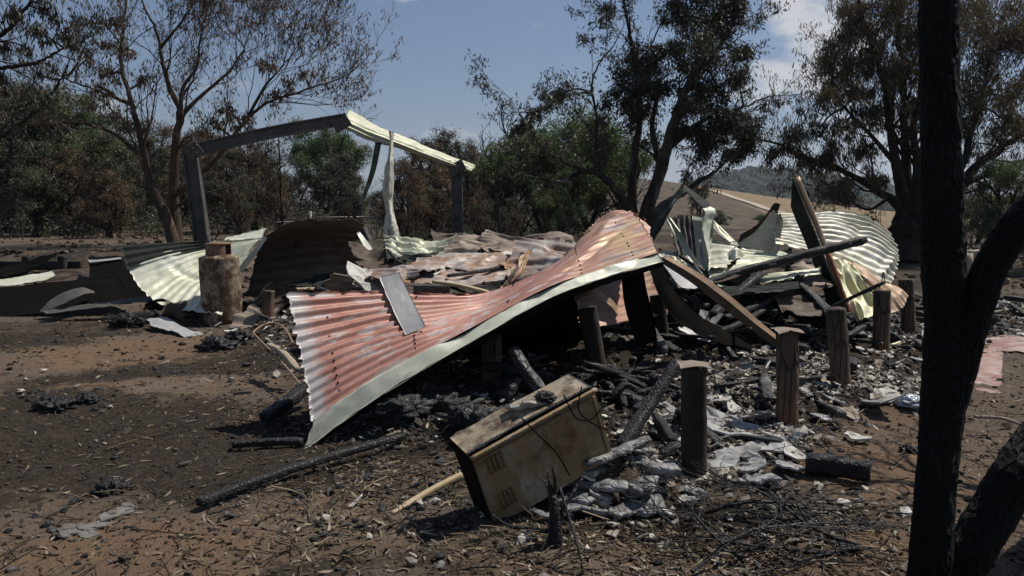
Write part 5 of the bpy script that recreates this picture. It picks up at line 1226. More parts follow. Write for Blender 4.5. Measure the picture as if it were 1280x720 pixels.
face('end_panel', [(0, D3, 0), (0, 0, 0), (0, 0, H3), (0, D3, H3)], M['box_end'], crumple=.005, seed=4)
face('end_panel', [(L3, 0, 0), (L3, D3, 0), (L3, D3, H3), (L3, 0, H3)], M['tan_box'], crumple=.005, seed=5)
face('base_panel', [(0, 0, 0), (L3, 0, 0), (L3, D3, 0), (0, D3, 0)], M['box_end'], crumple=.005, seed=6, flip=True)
mb = MB(); v, f, uv = beam([bp(-.006, -.006, H3 + .0), bp(L3 + .006, -.006, H3 + .0)], .022, .016, up=RB @ np.array([0, 0, 1.0]), rough=.05, seg=30, seed=3); mb.add(v, f, 0, .5, uv); mb.obj('lid_edge', M['tan_box'], bx)
mb = MB(); v, f, uv = beam([bp(-.01, .03, H3 + .008), bp(.3, .034, H3 + .012), bp(L3, .03, H3 + .006)], .016, .010, up=RB @ np.array([0, 0, 1.0]), rough=.5, seg=50, seed=4, rs=20); mb.add(v, f, 0, .5, uv); mb.obj('burnt_seal', M['char'], bx)
for zc in (.335, .12):
    for k in range(4):
        mb = MB(); x = .075 + k * .024
        v, f, uv = beam([bp(x, -.004, zc - .045), bp(x, -.004, zc + .045)], .011, .010, up=RB @ np.array([0, 1.0, 0]), seg=4, rough=.12, seed=k); mb.add(v, f, 0, .5, uv)
        mb.obj('vent_rib', M['rust_cap'], bx)

# ------------------------------------------------------------------ carport frame and its hanging metal
cp = thing('carport_frame', 'smoke greyed steel carport frame still standing at left, missing its roof', 'carport frame', (P(250, 300, 13.5)[0], 13.5, 0))
def steel(name, p0, p1, w, h, tf, parent, up, mat='dark_grey', seed=0):
    """I section: web and two flanges in one mesh."""
    p0, p1 = np.array(p0, float), np.array(p1, float); mb = MB(); d = (p1 - p0) / np.linalg.norm(p1 - p0)
    up = np.array(up, float); up -= d * (up @ d); up /= np.linalg.norm(up)
    for o in (-1, 1):
        bow = np.array([0.02, -.03, .035]) * (np.linalg.norm(p1 - p0) / 3); mid_ = (p0 + p1) / 2 + bow; v, f, uv = beam([p0 + up * o * (h / 2 - tf / 2), mid_ + up * o * (h / 2 - tf / 2), p1 + up * o * (h / 2 - tf / 2)], w, tf, up, .02, 4, seed, 16, .05); mb.add(v, f, 0, .5, uv)
    v, f, uv = beam([p0, mid_, p1], w * .35, h - tf * 1.9, up, .01, 4, seed, 16, .02); mb.add(v, f, 0, .5, uv)
    return mb.obj(name, M[mat], parent, smooth=False)
lp = P(237, 188, 13.5)
steel('post', [P(261, 360, 13.5)[0], 13.5, -.1], P(238, 187, 13.5), .16, .24, .03, cp, (1, 0, 0), seed=1)
steel('rafter', P(233, 190, 13.5), P(432, 149, 14.6), .16, .21, .025, cp, (0, 0, 1), seed=2)
steel('post', [P(570, 300, 16)[0], 16, -.1], P(571, 208, 16), .16, .22, .03, cp, (1, 0, 0), seed=3)
for q0, q1 in ((P(234, 196, 13.41), P(250, 184, 13.41)), (P(418, 160, 14.42), P(436, 149, 14.42)), (P(562, 215, 15.88), P(580, 205, 15.88))):
    mb = MB(); v, f, uv = beam([q0, q1], .02, .22, (0, 0, 1), .04, 6, 9, 6, .05); mb.add(v, f, 0, .5, uv); br = mb.obj('bracket', M['dark_grey'], cp, smooth=False)
    for e in (.2, .5, .8):
        for zz in (-.06, .06):
            c_ = q0 * (1 - e) + q1 * e + np.array([0, -.012, zz]); mb = MB(); v, f, uv = tube([c_, c_ + [0, -.02, 0]], [.018, .016], 6); mb.add(v, f); mb.obj('bolt', M['rust_cap'], br)
mb = MB(); v, f, uv = tube(dense([P(348, 168, 14.2), P(350, 210, 14.3), P(351, 250, 14.3), P(354, 285, 14.4)], 16), .012, 6); mb.add(v, f); mb.obj('hanging_rod', M['soot'], cp)
sheet('gable_sheet', [[(436, 138, 15.2), (480, 160, 15.5), (532, 183, 16.0), (593, 207, 16.5)], [(431, 148, 14.6), (476, 167, 15.0), (528, 189, 15.5), (591, 213, 16.1)], [(429, 161, 14.5), (466, 177, 14.9), (510, 189, 15.4), (578, 212, 16.0)]],
      [M['green'], M['soot']], label='bent corrugated sheet drooping down from the gable peak to the right post', cat='roof sheet', ribs=5, amp=.012, crumple=.05, cs=1.6, jag=.6, seed=80, nv=80)
sheet('hanging_flashing', [[(485, 163, 14.6), (484, 200, 14.5), (480, 240, 14.5), (481, 275, 14.5), (479, 298, 14.5)], [(489, 164, 14.45), (488, 200, 14.35), (485, 240, 14.35), (488, 275, 14.3), (490, 299, 14.3)], [(493, 166, 14.6), (492, 202, 14.5), (491, 240, 14.45), (494, 275, 14.4), (500, 298, 14.4)]],
      [M['white'], M['white']], label='crumpled whitish flashing dangling from the gable sheet', cat='metal strip', crumple=.07, cs=2.6, nv=70, nu=24, seed=81, fold=.02, fs=3)
sheet('metal_strip', [[(469, 178, 14.8), (462, 215, 14.6), (452, 245, 14.4), (438, 277, 14.1)], [(477, 178, 14.8), (469, 215, 14.6), (457, 246, 14.4), (442, 278, 14.1)]], [M['soot_shade_green'], M['green']], label='narrow greenish strip slanting down left from the gable sheet', cat='metal strip', crumple=.03, cs=3, nv=40, seed=82)

# rail fence behind, and fence posts at the right
fn = thing('rail_fence', 'thin pale pipe rail fence in the distance behind the sooty hood', 'fence', P(430, 300, 30))
M['pipe'] = plain_mat('pale_pipe', (.30, .29, .26), (.38, .36, .33), 8, .7, .3)
for px, h in ((388, 264), (471, 268)):
    mb = MB(); b = P(px, 300, 30); tp = P(px, h, 30); v, f, uv = tube([[b[0], 30, g1(b[0], 30) - .1], tp], .06 if px == 388 else .04, 8); mb.add(v, f); mb.obj('post', M['pipe'], fn)
for a, b in (((388, 272), (472, 271)), ((330, 278), (388, 277)), ((388, 286), (471, 286))):
    mb = MB(); v, f, uv = tube([P(*a, 30), P(*b, 30)], .028, 7); mb.add(v, f); mb.obj('rail', M['pipe'], fn)
for px, t, d, w, lab in ((1203, 317, 13, 20, 'pale square gate post seen in the fork of the black trunk'), (1216, 313, 13.5, 18, 'second pale gate post just right of the first in the trunk fork'), (1182, 337, 11, 12, 'grey post mostly hidden by the black trunk')):
    b = P(px, 380, d); b[2] = g1(b[0], d) - .05
    timber('fence_post', [b, P(px, t, d)], w * d / FPX, w * d / FPX, lab, 'post', 'wood_grey', None, .05, 5, (0, 1, 0), 8, 0)

# ------------------------------------------------------------------ house stumps
t = NT('burnt_stump')
sx = t.n.new('ShaderNodeSeparateXYZ'); t.l.new(t.tc.outputs['Object'], sx.inputs[0])
n = t.noise(7, 7, .7, 'Object', (1, 1, .35)); n2 = t.noise(22, 5, .7)
c = t.mix(t.ramp(n, .35, .65), (.075, .056, .041), (.150, .112, .082))
vc = t.voro(14, 'Object', (1, 1, .16))
c = t.mix(t.ramp(vc, .0, .05, .85, 0), c, (.012, .010, .009))
c = t.mix(t.math('MULTIPLY', t.ramp(sx.outputs[2], .35, .8), t.ramp(n, .35, .6)), c, (.035, .028, .023))
c = t.mix(t.math('MULTIPLY', t.ramp(sx.outputs[2], .32, .02), t.ramp(n, .3, .6, .4, 1)), c, (.17, .085, .045))
c = t.mix(t.ramp(t.math('ADD', t.noise(3, 6, .7, seed=4), t.math('MULTIPLY', n2, .3)), .70, .86, 0, .85), c, (.03, .025, .022))
t.bump(t.math('ADD', t.math('ADD', n, t.math('MULTIPLY', n2, .6)), t.ramp(vc, 0, .08)), .9, .016)
M['stump'] = t.done(c, .85, 0, .2)
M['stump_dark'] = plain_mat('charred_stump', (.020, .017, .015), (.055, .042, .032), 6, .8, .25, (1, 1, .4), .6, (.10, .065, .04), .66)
SG = 'house stumps'
for px, pb, pt, w, d, dark, cap, lab in [
    (868, 600, 456, 33, None, 1, 1, 'nearest house stump, black with a flat cap, right of the tan box'),
    (984, 537, 413, 27, None, 0, 1, 'brown capped house stump, second from the front of the row'),
    (1053, 490, 386, 23, None, 0, 0, 'brown uncapped house stump, third from the front, right of the capped ones'),
    (1101, 446, 363, 19, None, 0, 0, 'brown house stump with a bent wire on top beside the yellowed sheet'),
    (1137, 419, 349, 16, None, 0, 0, 'house stump standing clear just left of the black trunk'),
    (1163, 398, 340, 12, None, 0, 0, 'far house stump half hidden by the black trunk'),
    (967, 406, 343, 13, None, 1, 0, 'dark house stump under the charred beam, left of the leaning board'),
    (906, 392, 353, 16, None, 0, 0, 'short stump top showing beside the brown flashing'),
    (1041, 420, 368, 12, None, 1, 0, 'dark stump at the foot of the leaning board'),
    (615, 487, 420, 23, 6.9, 0, 0, 'house stump under the middle of the red roofing'),
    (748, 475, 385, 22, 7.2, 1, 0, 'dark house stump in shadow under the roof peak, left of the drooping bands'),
    (829, 436, 368, 19, 7.6, 1, 1, 'dark capped stump between the drooping black bands'),
    (334, 415, 363, 13, None, 0, 0, 'short pale timber stump right of the gas cylinder')]:
    dd = d or float(G(px, pb)[1]); wm = w * dd / FPX; b = P(px, pb, dd); b[2] = g1(b[0], dd) - .06; tp = P(px, pt, dd)
    st = thing('house_stump', lab, 'stump', b, SG)
    ln = rng.normal(0, .026)
    mb = MB(); v, f, uv = beam([b, b * .5 + tp * .5 + [ln, 0, 0], tp + [ln * 2, 0, 0]], wm, wm, (math.sin(px), math.cos(px) * 1.0, 0) if False else (.25, 1, 0), .075, 8, px, 26, .22); mb.add(v, f, 0, .5, uv)
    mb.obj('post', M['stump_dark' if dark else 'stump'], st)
    if cap:
        q = tp + [ln * 2, 0, .006]
        mb = MB(); e = wm * .60
        add_sheet(mb, [[q + [-e, -e, -.012], q + [0, -e, .004], q + [e, -e, -.008]], [q + [-e, 0, .0], q + [0, 0, .006], q + [e, 0, .004]], [q + [-e, e, .002], q + [0, e, .004], q + [e, e, -.006]]], world_pts=True, nv=14, nu=14, thick=.004, crumple=.006, cs=9, jag=.6, seed=px)
        mb.obj('cap', [M['brown'], M['soot']], st)
for k, pth in enumerate(([(.30, -.012, .50), (.34, -.03, .40), (.42, -.02, .22), (.46, -.012, .05)], [(.66, -.01, .49), (.60, -.03, .38), (.68, -.02, .24), (.74, -.012, .18)], [(.55, -.012, .50), (.57, -.04, .36), (.66, -.03, .30), (.76, -.01, .33)])):
    rods('burnt_wire', [[bp(*q) for q in pth]], .0035, M['black'], ['burnt wire sagging down the middle of the tan box front', 'burnt wire looping near the right end of the tan box', 'burnt wire curving across the upper right of the tan box'][k], 'wire')
rods('bent_wire', [[P(1097, 366, 8.35), P(1102, 352, 8.35), P(1104, 340, 8.35), P(1106, 352, 8.4)]], .005, M['soot'], 'bent wire sticking up from the fourth stump', 'wire')

# ------------------------------------------------------------------ debris: larger pieces one by one
def in_view_xy(n, r, poly, margin=0.0):
    out = []
    lo, hi = poly.min(0), poly.max(0)
    while len(out) < n:
        q = r.uniform(lo, hi, (n * 3, 2)); ok = poly_sd(q[:, 0], q[:, 1], poly) > margin
        ok &= (np.abs(q[:, 0]) < q[:, 1] * .68 + .3)
        out += list(q[ok])
    return np.array(out[:n])

def lay_rot(r, tilt=.35):
    return yaw_rot(1, r, tilt)[0]

# landmarks that place a scattered piece in words
LM = [('the nearest stump', G(868, 600)), ('the second front stump', G(984, 537)), ('the third front stump', G(1053, 490)), ('the stump with the wire', G(1101, 446)), ('the stump beside the black trunk', G(1137, 419)),
      ('the foot of the leaning board', G(1062, 400)), ('the stump under the charred beam', G(967, 406)), ('the stump between black bands', G(829, 436)), ('the gas cylinder', G(277, 404)), ('the tan box', np.array([.3, 4.3, 0])),
      ('the faded red sheets', G(1250, 440)), ('the melted glass', G(1142, 505)), ('the bent rod frame', G(345, 440)), ('the left end of the red roofing', G(380, 520)), ('the stump under the red roofing', P(615, 487, 6.9)), ('the dark stump under the roof peak', P(748, 475, 7.2)),
      ('the big white sheet', P(1090, 350, 10.2)), ('the rust stained sheet', P(560, 340, 9.8)), ('the sooty hood', P(400, 340, 11.6))]
ORD = ['largest', 'second largest', 'third largest', 'fourth largest', 'fifth largest', 'sixth largest', 'seventh largest', 'eighth largest', 'ninth largest', 'smallest']
def name_places(items):
    """items: (object, kind words, x, y, size, group); each gets a label saying where it lies and how it ranks there."""
    by = {}
    for it in items:
        d = [math.hypot(it[2] - p[0], it[3] - p[1]) for _, p in LM]; k = int(np.argmin(d)); p = LM[k][1]
        dx, dy = it[2] - p[0], it[3] - p[1]
        w = ('right of' if dx > 0 else 'left of') if abs(dx) > abs(dy) else ('behind' if dy > 0 else 'in front of')
        by.setdefault((it[1], w, LM[k][0]), []).append(it)
    for (kind, w, lm), L in by.items():
        L.sort(key=lambda i: -i[4])
        for j, it in enumerate(L):
            rank = '' if len(L) == 1 else (ORD[j] if j < 9 else '%dth largest' % (j + 1)) + ' '
            tag(it[0], rank + kind + ' ' + w + ' ' + lm, group=it[5])
r = np.random.default_rng(101)
# big broken cement sheets around the front stumps
for px, py, sz, tl, mat, lab in [
    (912, 548, .30, .12, 'fibro', 'largest broken grey cement sheet, just right of the nearest stump'),
    (960, 566, .22, .15, 'fibro', 'grey cement sheet piece on the edge of the orange dirt, right of the largest one'),
    (985, 590, .14, .5, 'fibro', 'upturned corner of grey cement sheet in front of the second stump'),
    (905, 585, .16, .2, 'fibro', 'grey cement sheet piece at the foot of the nearest stump'),
    (946, 606, .17, .5, 'fibro', 'tilted grey cement piece above the fallen twigs'),
    (955, 470, .24, .45, 'fibro_white', 'cracked white cement sheet leaning left of the second stump'),
    (1012, 478, .17, .35, 'fibro_white', 'white cement piece just right of the second stump'),
    (1040, 505, .13, .2, 'fibro', 'pale piece on the ash between the second and third stumps'),
    (1072, 553, .11, .08, 'fibro_white', 'lone white flake lying on the orange dirt'),
    (1088, 508, .30, .2, 'fibro', 'long grey sheet piece half under ash right of the third stump'),
    (920, 518, .13, .3, 'fibro_white', 'white shard above the largest cement sheet'),
    (1105, 500, .18, .25, 'fibro_white', 'pale flat piece near the melted glass'),
    (900, 530, .20, .16, 'fibro', 'grey cement sheet piece above the largest one, beside the nearest stump'), (936, 544, .17, .22, 'fibro', 'grey cement sheet piece overlapping the right side of the largest one'),
    (968, 553, .15, .25, 'fibro', 'narrow grey cement piece at the foot of the second stump'), (925, 576, .20, .15, 'fibro', 'broad grey cement piece below the largest one'),
    (990, 574, .12, .3, 'fibro_white', 'whitish cement piece near the square charred timber'), (942, 590, .14, .3, 'fibro', 'grey cement piece second from the bottom of the heap'),
    (900, 505, .13, .3, 'fibro_white', 'white cement piece high in the heap, right of the nearest stump'), (845, 520, .10, .3, 'fibro_white', 'white piece just left of the nearest stump'), (822, 500, .11, .35, 'fibro_white', 'white piece behind the charred leaning stick'),
    (1030, 528, .11, .2, 'fibro', 'grey piece at the edge of the orange dirt below the third stump'), (1062, 522, .13, .2, 'wood_grey', 'tan piece lying in front of the third stump'),
    (690, 618, 0.070, .25, 'fibro', 'grey flake below the left part of the tan box'), (735, 606, 0.060, .25, 'fibro_white', 'white flake left of the longest grey ash slab'), (752, 628, 0.070, .25, 'fibro', 'grey flake beside the half burnt plank'), (785, 622, 0.080, .25, 'fibro', 'broad grey flake right of the half burnt plank'), (812, 634, 0.070, .25, 'fibro_white', 'white flake at the right end of the ash slabs'), (828, 606, 0.080, .25, 'fibro', 'grey flake between the ash slabs and the nearest stump'), (768, 652, 0.050, .25, 'fibro', 'small grey flake in front of the half burnt plank'), (842, 590, 0.090, .25, 'fibro', 'grey flake just left of the nearest stump foot'), (800, 570, 0.090, .25, 'fibro', 'grey flake behind the ash slabs'), (708, 652, 0.050, .25, 'fibro_white', 'small white flake right of the burnt sapling foot'), (868, 622, 0.070, .25, 'fibro', 'grey flake in front of the nearest stump'), (780, 548, 0.080, .25, 'fibro_white', 'white flake right of the tan box'), 
    (700, 478, .13, .2, 'fibro_white', 'white flake lying on top of the tan box'),
    (858, 632, .055, .3, 'fibro_white', 'cream curved shard lying below the nearest stump'),
    (836, 648, .045, .4, 'fibro_white', 'small cream square shard at front right of the ash slabs'),
    (716, 606, .045, .9, 'fibro_white', 'cream square shard standing at the lower edge of the tan box'),
    (332, 368, .30, 1.1, 'wood_grey', 'grey panel leaning in the dark under the sooty hood, near the cylinder'),
    (382, 362, .11, .4, 'wood_tan', 'tan slab on the upper left corner of the red roofing'),
    (424, 354, .24, .7, 'brown', 'brown cone shaped slab under the right part of the hood'),
    (460, 352, .40, .5, 'fibro_white', 'pale ash crusted slab left of the grey offcut'),
    (885, 400, .22, .3, 'fibro', 'pale piece under the brown flashing'),
    (640, 345, .2, .4, 'wood_grey', 'grey piece under the folded brown sheet')]:
    g = GS(px, py)
    if py < 420: g = P(px, py, {332: 11.2, 382: 6.9, 424: 9.0, 460: 9.2, 885: 8.0, 640: 8.6}[px])
    else: g[2] += .03
    if px == 700: g = bp(.40, .13, H3 + .012)
    mb = MB(); v, f = frag(r, g, sz, .012, lay_rot(r, tl), .05); mb.add(v, f)
    tag(mb.obj('cement_fragment' if 'wood' not in mat else 'slab', M[mat], smooth=False), lab, 'fragment', 'broken sheet pieces')

# grey crusted ash slabs in front of the box
for k, (px, py, rx, ry, rz, lab) in enumerate([
    (700, 607, .09, .16, .05, 'grey crusted ash slab against the lower left of the tan box'), (722, 626, .10, .07, .05, 'rounded grey ash lump behind the burnt sapling'),
    (752, 612, .08, .12, .06, 'pocked grey ash lump beside the half burnt plank'), (770, 590, .20, .09, .06, 'longest grey ash slab, in the middle of the heap right of the box'),
    (768, 578, .11, .07, .05, 'grey ash slab at the lower right corner of the box'), (806, 612, .13, .10, .07, 'twisted grey ash slab at the right of the heap'),
    (798, 640, .14, .08, .05, 'low grey ash slab right of the half burnt plank'), (815, 590, .07, .12, .07, 'upright grey ash lump at the back of the heap'),
    (738, 640, .12, .06, .04, 'flat grey ash slab at the front of the heap'), (690, 640, .10, .05, .03, 'thin ash slab under the burnt sapling'), (740, 590, .07, .05, .05, 'small cream ash lump at the foot of the box')]):
    g = GS(px, py, .03); a = [.9, .2, 1.2, .6, .3, .9, .5, 1.3, .2, .1, .4][k]
    if rx < ry: rx, ry, a = ry, rx, a + 1.57
    z0 = g1(g[0], g[1]) + rz * .9; L_ = rx * 1.15; dv = np.array([math.cos(a), math.sin(a), r.normal(0, .16)]) * L_; cc = np.array([g[0], g[1], z0])
    sd = np.array([-math.sin(a), math.cos(a), 0]) * r.normal(0, .035)
    mb = MB(); v, f, uv = beam([cc - dv, cc - dv * .3 + sd, cc + dv * .4 - sd * .5, cc + dv], ry * 1.15, rz * .65, (0, 0, 1), .42, 16, 40 + k, 34, .2, .45, r.normal(0, .6)); mb.add(v, f, 0, .5, uv)
    tag(mb.obj('ash_slab', M['ash_wood']), lab, 'ash slab', 'grey ash slabs by the box')
# flat grey flake in the yard and melted glass
M['crust'] = plain_mat('ash_crust', (.115, .11, .10), (.17, .16, .145), 9, .95, .1, None, .5)
mb = MB()
for px, py, sz in ((96, 662, .12), (122, 655, .13), (146, 646, .10), (112, 668, .07), (158, 638, .07), (82, 668, .06)):
    g = G(px, py); v, f = frag(r, [g[0], g[1], g1(g[0], g[1]) + .002], sz, .007, lay_rot(r, .03), .02, 13); mb.add(v, f)
tag(mb.obj('grey_crust', M['crust'], smooth=False), 'flat grey crust flush with the dirt at lower left', 'crust')
g = GS(1142, 503, .045); v, q = lump(g, .11, .10, .05, 71, 24, .4, 3); mb = MB(); mb.add(v, q); tag(mb.obj('melted_glass', M['glass_melt']), 'shiny melted glass lump beside the black trunk', 'glass lump')
timber('dark_rod', [P(1138, 500, 6.2), P(1146, 525, 5.9), P(1152, 548, 5.6)], .035, .02, 'dark metal bar leaning down from the melted glass', mat='dark_grey', seed=95, rough=.05)
# charcoal clods in the yard
for k, (px, py, s, lab) in enumerate([(160, 408, .20, 'spiky burnt tussock at left, in front of the pale fan sheet'), (272, 437, .17, 'charred clod left of the long buckled grey strip'), (300, 425, .14, 'charred clod under the long buckled grey strip'), (66, 512, .13, 'larger charcoal clod in the left yard'), (108, 502, .09, 'smaller charcoal clod right of the larger one'), (142, 615, .09, 'low charcoal clod near the grey crust'),
                                      (205, 385, .24, 'charred heap at the lower tip of the pale fan sheet'), (240, 392, .26, 'charred heap left of the gas cylinder'), (1137, 566, .06, 'small dark stone on the orange dirt by the black trunk'), (705, 468, .05, 'small charcoal lump on top of the tan box'), (590, 530, .16, 'charcoal block heaped behind the tan box'), (500, 520, .18, 'crazed charcoal heap in front of the red roofing'), (550, 515, .18, 'charcoal heap under the middle of the red roofing')]):
    g = GS(px, py); z = g1(g[0], g[1])
    if px == 705: g = bp(.5, .11, H3 + .02); z = g[2]
    v, q = lump((0, 0, 0), s, s * .8, s * .55, 80 + k, 22, .45, 4.5); v += [g[0], g[1], z + s * .2]
    mb = MB(); mb.add(v, q)
    if k == 0:
        for j in range(160):
            a = r.uniform(0, 6.28); e = r.uniform(.1, .26); b0 = np.array([g[0], g[1], z]) + [math.cos(a) * .1 * r.random(), math.sin(a) * .1, .03]
            tv, tf, _ = tube([b0, b0 + [math.cos(a) * e * .6, math.sin(a) * e * .6, e * .6], b0 + [math.cos(a) * e, math.sin(a) * e, e * .5]], [.006, .004, .002], 3, cap=False); mb.add(tv, tf)
    tag(mb.obj('charcoal_clod', M['char']), lab, 'charcoal clod', 'charcoal clods')

# crumpled scraps of sheet piled in the gaps
for k, (px, py, d, sx_, sy_, mat, lab) in enumerate([
    (500, 341, 9.3, .9, .30, 'rusty', 'rust streaked sheet at the left end of the big rust stained sheet'), (472, 322, 10.3, .5, .4, 'dark_brown', 'crumpled black brown scrap at the right foot of the hood'),
    (525, 308, 11.2, 1.0, .3, 'green', 'second pale green sheet, right of the hanging flashing foot'),
    (680, 318, 9.7, .9, .4, 'rusty', 'rusty ribbed sheet against the slope of the red roofing'), (655, 305, 10.8, 1.3, .4, 'brown', 'long folded brown sheet in front of the sparse shrubs'),
    (586, 303, 11.6, .9, .3, 'dark_brown', 'dark folded scrap behind the crumpled brown hump'), (865, 348, 8.7, .5, .4, 'dark_brown', 'dark crumpled scrap behind the brown flashing'),
    (908, 352, 8.8, .6, .35, 'green', 'crumpled pale green scrap under the pointed green sheet'), (932, 372, 8.5, .6, .4, 'soot_shade_green', 'sooty crumpled scrap in the heap left of the dark stump'),
    (990, 372, 8.6, .6, .45, 'dark_brown', 'dark crumpled scrap heaped left of the leaning board'), (1008, 345, 9.1, .55, .35, 'brown', 'brown crumpled scrap below the big white sheet, left of the board'),
    (872, 408, 7.9, .4, .25, 'grey', 'crumpled grey scrap under the black band'), (1018, 388, 8.4, .4, .3, 'soot_shade_green', 'sooty scrap at the foot of the leaning board'), (955, 318, 9.4, .7, .4, 'sage', 'crumpled sage scrap under the dark curled sheet'),
    (350, 380, 10.5, .5, .3, 'dark_brown', 'dark crumpled scrap in front of the sooty hood'), (398, 352, 10.9, .7, .4, 'soot_shade_green', 'sooty crumpled scrap inside the sooty hood'), (440, 352, 9.9, .5, .3, 'brown', 'brown crumpled scrap at the right of the hood mouth'),
    (318, 398, 9.9, .4, .25, 'brown', 'brown crumpled scrap right of the gas cylinder foot'), (905, 330, 9.0, .3, .35, 'white', 'small whitened scrap standing under the bent flashing arch'), (228, 386, 10.5, .35, .2, 'dark_brown', 'dark scrap at the lower edge of the pale fan sheet'),
    (20, 335, 14.5, 1.2, .5, 'black', 'charred flattened sheet on the bank at the far left'), (90, 345, 13.6, 1.1, .4, 'dark_brown', 'charred flattened sheet at the foot of the retaining wall')]):
    c = P(px, py, d); rr = np.random.default_rng(900 + k); a = rr.uniform(-.6, .6); tl = rr.uniform(.1, .5)
    U_ = np.array([math.cos(a), math.sin(a), rr.normal(0, .15)]) * sx_ / 2; V_ = np.array([-math.sin(a) * math.cos(tl), math.cos(a) * math.cos(tl), math.sin(tl)]) * sy_
    rows = [[c + U_ * i + V_ * j + rr.normal(0, .05, 3) * (1, 1, .8) for i in (-1, -.33, .33, 1)] for j in (-1, -.33, .33, 1)]
    sheet('sheet_scrap', rows, [M[mat], M['soot']], label=lab, cat='sheet scrap', group='crumpled sheet scraps', ribs=0 if k % 3 == 1 else 5, amp=.013, world_pts=True, crumple=.045, cs=2.6, fold=.03 if k % 3 == 1 else .006, fs=7, jag=1.0, seed=900 + k, nv=50, nu=50, bite=.36 if k % 4 == 1 else 0)
for k, (p, q, w, mat, lab) in enumerate([
    (P(560, 345, 9.0), P(668, 322, 9.9), .05, 'char', 'long charred batten lying over the rust stained sheet'), (P(500, 318, 10.4), P(585, 340, 9.4), .04, 'char', 'thin charred batten crossing the sheets left of the brown hump'),
    (P(850, 320, 9.2), P(930, 362, 8.5), .05, 'char', 'thin charred batten under the bent flashing arch'), (P(905, 398, 7.9), P(1005, 352, 8.7), .07, 'char', 'charred joist lying across the heap left of the leaning board'),
    (P(880, 420, 7.5), P(955, 388, 8.2), .06, 'char', 'short charred joist by the short stump top'), (P(430, 345, 10.6), P(352, 372, 10.5), .06, 'char', 'charred batten across the mouth of the hood'),
    (P(930, 340, 9.0), P(1000, 395, 8.2), .05, 'dark_grey', 'thin grey steel bar leaning in the heap left of the board'), (P(1080, 408, 8.6), P(1030, 428, 8.0), .06, 'char', 'charred batten by the tip of the yellowed sheet')]):
    timber('burnt_batten', [p, (p + q) / 2 + [0, 0, -.03], q], w, w * .8, lab, 'timber', mat, 'burnt battens', .2, 950 + k, seg=40)

# burnt sapling stump in front of the box
bs = thing('burnt_sapling', 'black burnt sapling stub with splayed spikes in front of the tan box', 'burnt sapling', G(690, 690))
b = GS(692, 683); b[2] = g1(b[0], b[1])
def stick(path, r0, r1, seed, parent=None, n=24, nm='stem', m='char', rough=.25):
    mb = MB(); v, f, uv = tube(dense(path, n), np.linspace(r0, r1, n), 8, rough, 30, seed); mb.add(v, f, 0, .5, uv)
    return mb.obj(nm, M[m], parent)
dB = float(b[1])
stick([b - [0, 0, .03], P(694, 650, dB), P(690, 618, dB)], .040, .022, 1, bs)
stick([P(690, 640, dB), P(688, 610, dB), P(684, 588, dB + .02)], .016, .003, 2, bs)
stick([P(692, 640, dB), P(694, 605, dB), P(690, 582, dB - .03)], .014, .003, 3, bs)
stick([P(690, 625, dB), P(683, 605, dB), P(668, 592, dB + .03)], .009, .002, 4, bs)
stick([P(698, 655, dB), P(707, 630, dB), P(728, 598, dB + .05)], .015, .006, 5, bs)
stick([P(700, 610, dB - .05), P(712, 650, dB - .15), P(724, 690, dB - .25), P(730, 722, dB - .3)], .008, .005, 6, bs, nm='side_stem')
stick([P(690, 665, dB), P(665, 661, dB + .05), P(635, 657, dB + .1), P(612, 640, dB + .2)], .016, .005, 7, bs, nm='side_stem')
stick([P(692, 640, dB), P(684, 670, dB - .05), P(676, 690, dB - .1)], .006, .003, 8, bs, nm='side_stem')

# fallen twiggy branches at lower right of centre
for sd, st, dr, L, rad, lab in [(1, (1078, 684), (-1, .10, .10), .75, .016, 'fallen burnt branch with many twigs at the edge of the orange dirt'), (2, (1075, 682), (-.75, .75, .12), .6, .013, 'burnt branch forking up from the end of the fallen one'), (3, (865, 712), (.8, .55, .15), .6, .014, 'tangled burnt twigs at the front, below the nearest stump'), (4, (880, 640), (.9, -.2, .15), .6, .012, 'tangle of burnt twigs spreading right of the nearest stump'), (5, (930, 700), (-.6, .6, .15), .5, .011, 'low tangle of burnt twigs left of the fallen branch')]:
    rr = np.random.default_rng(200 + sd); p = G(*st, .04); out = []
    p[2] = g1(p[0], p[1]) + .03
    grow(rr, p, dr, L, rad, 2, out, [], (7, 6, 4), .5, .0, .13, .6, .15)
    mb = MB()
    for pts, q in out:
        zz = gz(pts[:, 0], pts[:, 1]); pts[:, 2] = np.clip(pts[:, 2], zz + .005, zz + .16)
        v, f, uv = tube(pts, np.maximum(q, .0022), 4, cap=False); mb.add(v, f, 0, .3)
    tag(mb.obj('fallen_branch', M['char']), lab, 'branch', 'burnt fallen branches')

# scattered charred timbers, one object each
zone = FOOT.copy()
xy = in_view_xy(110, r, zone, .1); items = []
for k, (x, y) in enumerate(xy):
    L = r.uniform(.18, .75); a = r.uniform(0, 3.14); z = g1(x, y) + r.uniform(.03, .10); dz = r.normal(0, .1)
    w = r.uniform(.035, .095); p = np.array([x, y, z]); dv = np.array([math.cos(a), math.sin(a), dz]) * L / 2
    ashy = r.random() < .25
    o = timber('charred_timber', [p - dv, p + [0, 0, r.normal(0, .02)], p + dv], w, w * r.uniform(.5, 1), None, 'timber', 'char_ash' if ashy else 'char', None, .25, 300 + k, (0, 0, 1), 14, .3)
    items.append((o, ('ashy' if ashy else 'black') + ' charred timber piece', x, y, L * w, 'scattered charred timbers in the ash'))
name_places(items)
ZA = np.array([(0.75, 4.6), (1.25, 4.35), (3.0, 6.2), (5.2, 9.0), (8.5, 10.2), (9.0, 12.5), (4, 12.0), (1.4, 7.2), (.7, 5.5)])
